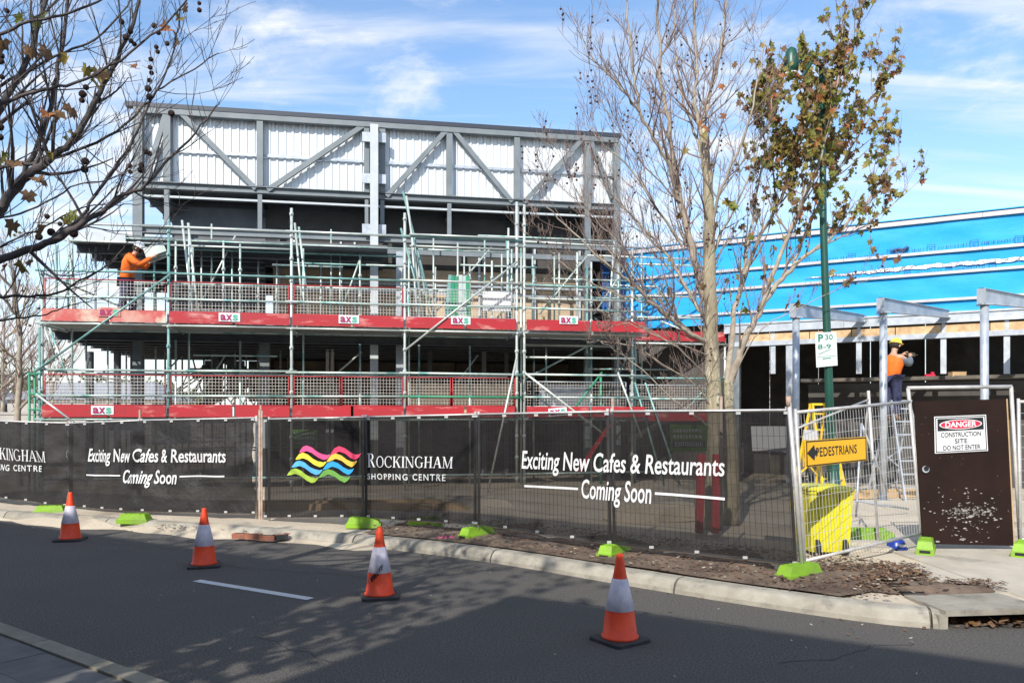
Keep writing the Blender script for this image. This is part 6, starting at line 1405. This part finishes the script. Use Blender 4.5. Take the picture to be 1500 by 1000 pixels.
# ------------------------------------------------------------------ PEOPLE
def skin_obj(name, V, E, Rr, mt, parent, root=0, sub=1, loc=None):
    org = ORG[parent]; me = bpy.data.meshes.new(name); me.from_pydata([tuple(Vector(v) - org) for v in V], E, []); me.materials.append(M[mt])
    o = link(name, me, parent); ORG[o] = org; sk = o.modifiers.new('skin', 'SKIN'); sk.use_smooth_shade = True
    for i, r_ in enumerate(Rr):
        sv = me.skin_vertices[0].data[i]; sv.radius = r_ if isinstance(r_, tuple) else (r_, r_); sv.use_root = (i == root)
    ss = o.modifiers.new('subdivision', 'SUBSURF'); ss.levels = sub; ss.render_levels = sub; return o
def person(base, yaw, joints, label, top, trousers, hat, sleeves=None, vest=False):
    """joints in a local frame: x right, y forward, z up (metres above the feet)"""
    c, s_ = math.cos(yaw), math.sin(yaw); base = Vector(base)
    T_ = lambda p: base + Vector((p[0] * c - p[1] * s_, p[0] * s_ + p[1] * c, p[2]))
    r_ = thing('person', tuple(base), label, 'person'); j = {k: T_(v) for k, v in joints.items()}
    V = []; E = []; Rr = []
    def add(p, rd, par=None):
        V.append(p); Rr.append(rd); i = len(V) - 1
        if par is not None: E.append((par, i))
        return i
    pel = add(j['pelvis'], (.13, .10)); wst = add(j['pelvis'].lerp(j['chest'], .5), (.12, .09), pel); ch = add(j['chest'], (.15, .10), wst); nk = add(j['neck'], .055, ch); hd0 = add(j['neck'].lerp(j['head'], .55), .07, nk); hd = add(j['head'], .098, hd0); ht = add(j['head'] + (j['head'] - j['neck']).normalized() * .07, .075, hd)
    fw = T_((0, 1, 0)) - base; add(j['head'] + fw * .085 - Z * .015, .018, hd)     # nose
    for sd in ('L', 'R'):
        sh = add(j['sh' + sd], .062, ch); el = add(j['el' + sd], .045, sh); wr = add(j['wr' + sd], .03, el); d_ = (j['wr' + sd] - j['el' + sd]).normalized(); pm_ = add(j['wr' + sd] + d_ * .07, .036, wr)
        sx = d_.cross(Z).normalized() if abs(d_.z) < .95 else Vector((1, 0, 0)); up_ = sx.cross(d_)
        for k, (o_, ln_) in enumerate(((-.03, .075), (-.01, .085), (.01, .08), (.03, .065))):
            f1_ = add(j['wr' + sd] + d_ * .115 + sx * o_, .010, pm_); add(j['wr' + sd] + d_ * (.115 + ln_ * .6) + sx * o_ - up_ * .03, .009, f1_)
        th_ = add(j['wr' + sd] + d_ * .07 + sx * .045 - up_ * .01, .012, pm_); add(j['wr' + sd] + d_ * .10 + sx * .05 - up_ * .045, .010, th_)
        hp = add(j['hip' + sd], .095, pel); kn = add(j['kn' + sd], .062, hp); an = add(j['an' + sd], .042, kn); add(j['an' + sd] + fw * .14 - Z * .04, .035, an)
    skin_obj('body', V, E, Rr, 'skin', r_)
    # garments: slightly fuller chains over the body
    V = [j['pelvis'] - Z * .10, j['pelvis'].lerp(j['chest'], .4), j['chest'], j['neck'] - (j['neck'] - j['chest']) * .25]; E = [(0, 1), (1, 2), (2, 3)]; Rr = [(.20, .17), (.185, .155), (.21, .16), .10]
    if not vest:
        for sd in ('L', 'R'):
            i = len(V); V += [j['sh' + sd], j['el' + sd], j['wr' + sd]]; E += [(2, i), (i, i + 1), (i + 1, i + 2)]; Rr += [.10, .078, .056]
    else:
        for sd in ('L', 'R'): i = len(V); V += [j['sh' + sd] + Z * .01]; E += [(2, i)]; Rr += [.115]
    skin_obj('jacket' if not vest else 'vest', V, E, Rr, top, r_, 2)
    if vest:
        for sd in ('L', 'R'): skin_obj('sleeve', [j['sh' + sd].lerp(j['chest'], .25), j['el' + sd], j['wr' + sd]], [(0, 1), (1, 2)], [.10, .08, .056], sleeves, r_)
    V = [j['pelvis'] + Z * .08]; E = []; Rr = [(.175, .145)]
    for sd in ('L', 'R'):
        i = len(V); V += [j['hip' + sd], j['kn' + sd], j['an' + sd] + Z * .02]; E += [(0, i), (i, i + 1), (i + 1, i + 2)]; Rr += [.125, .09, .072]
    skin_obj('trousers', V, E, Rr, trousers, r_)
    for sd in ('L', 'R'): skin_obj('boot', [j['an' + sd] + Z * .05, j['an' + sd] - Z * .03, j['an' + sd] + fw * .15 - Z * .045], [(0, 1), (1, 2)], [.06, .055, .045], 'boot', r_)
    hc = j['head'] + (j['head'] - j['neck']).normalized() * .02; up_ = (j['head'] - j['neck']).normalized(); X_ = fw.cross(up_).normalized(); Y_ = up_.cross(X_)
    mb = MB(); mb.lathe(hc, [(.112, .025), (.135, .03), (.135, .04), (.118, .045), (.112, .09), (.085, .135), (.045, .158), (.01, .163)], 18, 0, (X_, Y_, up_)); mb.box(hc + fw * .135 + up_ * .03, (.14, .07, .012), (X_, fw, up_)); part('hard_hat', mb, hat, r_, True)
    mb = MB(); mb.lathe(hc - up_ * .055, [(.06, -.02), (.098, .0), (.106, .05), (.106, .085)], 14, 0, (X_, Y_, up_)); mb.v = [tuple(Vector(v) - fw * .012) for v in mb.v]; part('hair', mb, 'hair', r_, True)
    for sg in (-1, 1):
        mb = MB(); mb.lathe(j['head'] + X_ * .034 * sg + fw * .088 + up_ * .012, [(.011, -.004), (.011, .004)], 8, 0, (X_, up_, fw)); part('eye', mb, 'black', r_)
        mb = MB(); mb.lathe(j['head'] + X_ * .1 * sg, [(.012, -.03), (.024, 0), (.012, .03)], 8, 0, (fw, X_, up_)); part('ear', mb, 'skin', r_, True)
    mb = MB(); mb.box(j['head'] + fw * .09 - up_ * .05, (.045, .01, .008), (X_, fw, up_)); part('mouth', mb, 'signr', r_)
    return r_, j, T_
# left worker: on the upper deck, facing right, lifting a scaffold frame to shoulder height
s_, _z = FA.st(186, 400, .4); bp_ = FA.P(s_, .4, zd2 + .035)
jj = dict(pelvis=(0, -.04, .96), chest=(0, .08, 1.36), neck=(0, .15, 1.54), head=(0, .22, 1.66), shL=(-.21, .08, 1.46), shR=(.21, .08, 1.46), elL=(-.26, .30, 1.30), elR=(.25, .32, 1.26), wrL=(-.14, .46, 1.50), wrR=(.13, .54, 1.46),
          hipL=(-.1, 0, .90), hipR=(.1, 0, .90), knL=(-.13, .10, .50), knR=(.13, -.04, .49), anL=(-.15, .02, .085), anR=(.14, -.14, .085))
pL, jL, TL_ = person(bp_, R(-90) + FA.rz, jj, 'worker in orange hi-vis shirt and white hard hat carrying a frame', 'hv', 'navy', 'hat_w')
mb = MB(); 
for e in (-.12, .0, .12):
    c = TL_((e * .6, .60, 1.60)); 
    ax_f = (TL_((0, 1, 0)) - TL_((0, 0, 0))).normalized(); ax_s = (TL_((1, 0, 0)) - TL_((0, 0, 0))).normalized(); tl = (ax_f * .92 + Z * .38).normalized(); nz_ = ax_s.cross(tl)
    mb.box(c + Z * e * .4, (.44, .05, .22), (tl, ax_s, nz_))
solo('scaffold_board', mb, 'tube_p', 'bundle of pale green scaffold boards held by the worker at left', 'boards')
mb = MB(); p = FA.px(150, 447, .5); rr = random.Random(1)
mb.lathe(Vector((p.x, p.y, zd2 + .04)), [(.10, 0), (.14, .05), (.13, .16), (.09, .22), (.02, .24)], 10); mb.path([Vector((p.x - .1, p.y, zd2 + .2)), Vector((p.x, p.y, zd2 + .36)), Vector((p.x + .1, p.y, zd2 + .2))], .015, 6, 1)
mb.box((p.x + .02, p.y - .12, zd2 + .16), (.22, .03, .05), mi=1); solo('tool_bag', mb, ['hv', 'black'], 'orange and black tool bag on the upper deck near the worker', 'bag', smooth=True)
# right worker: on the step ladder, back half turned, drilling into the channel
wb = W(1306, 588, 16.55); wb.z = 1.76
jj = dict(pelvis=(0, 0, .90), chest=(0, .05, 1.27), neck=(0, .08, 1.45), head=(0, .12, 1.58), shL=(-.19, .04, 1.36), shR=(.19, .04, 1.36), elL=(-.2, .30, 1.20), elR=(.22, .30, 1.18), wrL=(-.08, .42, 1.38), wrR=(.10, .46, 1.36),
          hipL=(-.1, 0, .88), hipR=(.1, 0, .88), knL=(-.12, .05, .48), knR=(.12, .03, .48), anL=(-.12, 0, .085), anR=(.12, -.02, .085))
pR, jR, TR_ = person(wb, R(-62), jj, 'worker on the ladder in orange vest and yellow hard hat, using a drill', 'hv', 'navy', 'hat_y', 'grey_c', True)
mb = MB(); p = TR_((.0, .60, 1.42)); ax_f = (TR_((0, 1, 0)) - TR_((0, 0, 0))).normalized(); ax_s = ax_f.cross(Z); mb.box(p, (.24, .07, .08), (ax_f, ax_s, Z)); mb.box(p - ax_f * .06 - Z * .09, (.05, .045, .14), (ax_f, ax_s, Z)); mb.path([p + ax_f * .12, p + ax_f * .26], [.012, .006], 8); mb.box(p - ax_f * .06 - Z * .17, (.10, .07, .05), (ax_f, ax_s, Z))
solo('cordless_drill', mb, 'tool', 'dark cordless drill in the hands of the worker on the ladder', 'drill')

# ------------------------------------------------------------------ BUILDINGS AND TREES ACROSS THE ROAD BEHIND THE CAMERA (they cast the shade on the road)
def shop(s0, s1, h_, off, label):
    d_ = Vector((.85, -.527, 0)); n_ = Vector((-.527, -.85, 0)); p0 = Vector((0, -4.2, 0)) + n_ * off; r_ = thing('shop_building', tuple(p0 + d_ * ((s0 + s1) / 2)), label, 'building', 'shops across the road')
    c = p0 + d_ * ((s0 + s1) / 2) + n_ * 5
    mb = MB(); mb.box(c + Z * h_ / 2, (s1 - s0, 10, h_), (d_, n_, Z)); part('wall', mb, 'render', r_)
    mb = MB(); mb.box(c + Z * (h_ + .1), (s1 - s0 + .3, 10.3, .2), (d_, n_, Z)); part('parapet', mb, 'roof', r_)
    k = s0 + 1.5
    while k < s1 - 2:
        q = p0 + d_ * (k + 1) - n_ * .02; mb = MB(); mb.box(q + Z * 1.4, (2.2, .06, 2.2), (d_, n_, Z)); part('window', mb, 'darkwall', r_); k += 3.2
    return r_
SHOP = True
shop(-40, -6.45, 7.5, 0, 'long rendered shop building across the road at left'); shop(-4.55, .6, 7.45, 0, 'short unseen shop block kept low to let sun onto the road'); shop(.65, 24, 8.2, 0, 'long rendered shop building across the road at right')  # heights and lane gap of these unseen blocks are shaped for road sun and shade
# a leafy tree in the lane between them filters the sun
def shade_tree(x, y, seed, n=900, H_=5.0, rx=1.6, label='leafy street tree in the lane across the road'):
    rr = random.Random(seed); r_ = thing('street_tree', (x, y, 0), label, 'tree', 'street trees across the road'); mb = MB(); mb.path([(x, y, 0), (x + .05, y, H_ * .5), (x, y + .1, H_)], [.16, .12, .05], 9)
    for k in range(8):
        an = rr.uniform(0, 6.28); mb.path([(x, y, H_ * .45 + k * .25), (x + math.cos(an) * rx * .7, y + math.sin(an) * rx * .7, H_ * .7 + k * .35)], [.05, .01], 6)
    part('trunk', mb, 'bark_d', r_, True); mb = MB()
    for k in range(n):
        v = Vector((rr.gauss(0, 1), rr.gauss(0, 1), rr.gauss(0, 1))).normalized() * rr.random() ** .4; p = Vector((x + v.x * rx, y + v.y * rx, H_ + v.z * rx * .9)); a = Vector((rr.uniform(-1, 1), rr.uniform(-1, 1), rr.uniform(-.6, .6))).normalized() * .10; b_ = a.cross(Vector((rr.uniform(-1, 1), rr.uniform(-1, 1), rr.uniform(-1, 1)))).normalized() * .07
        mb.face([p - a, p + b_, p + a, p - b_], rr.randrange(2))
    part('foliage', mb, ['lf_g', 'lf_o'], r_, kind='stuff')
shade_tree(-4.15, 2.0, 5, 460, 4.1, 1.3, 'leafy street tree on the near pavement outside the left edge')
shade_tree(-9.6, -.9, 7, 1300, 7.9, 2.5, 'street tree with a sparse crown across the road')
shade_tree(-5.2, -1.6, 8, 430, 7.9, 2.2, 'street tree with a thin crown across the road')
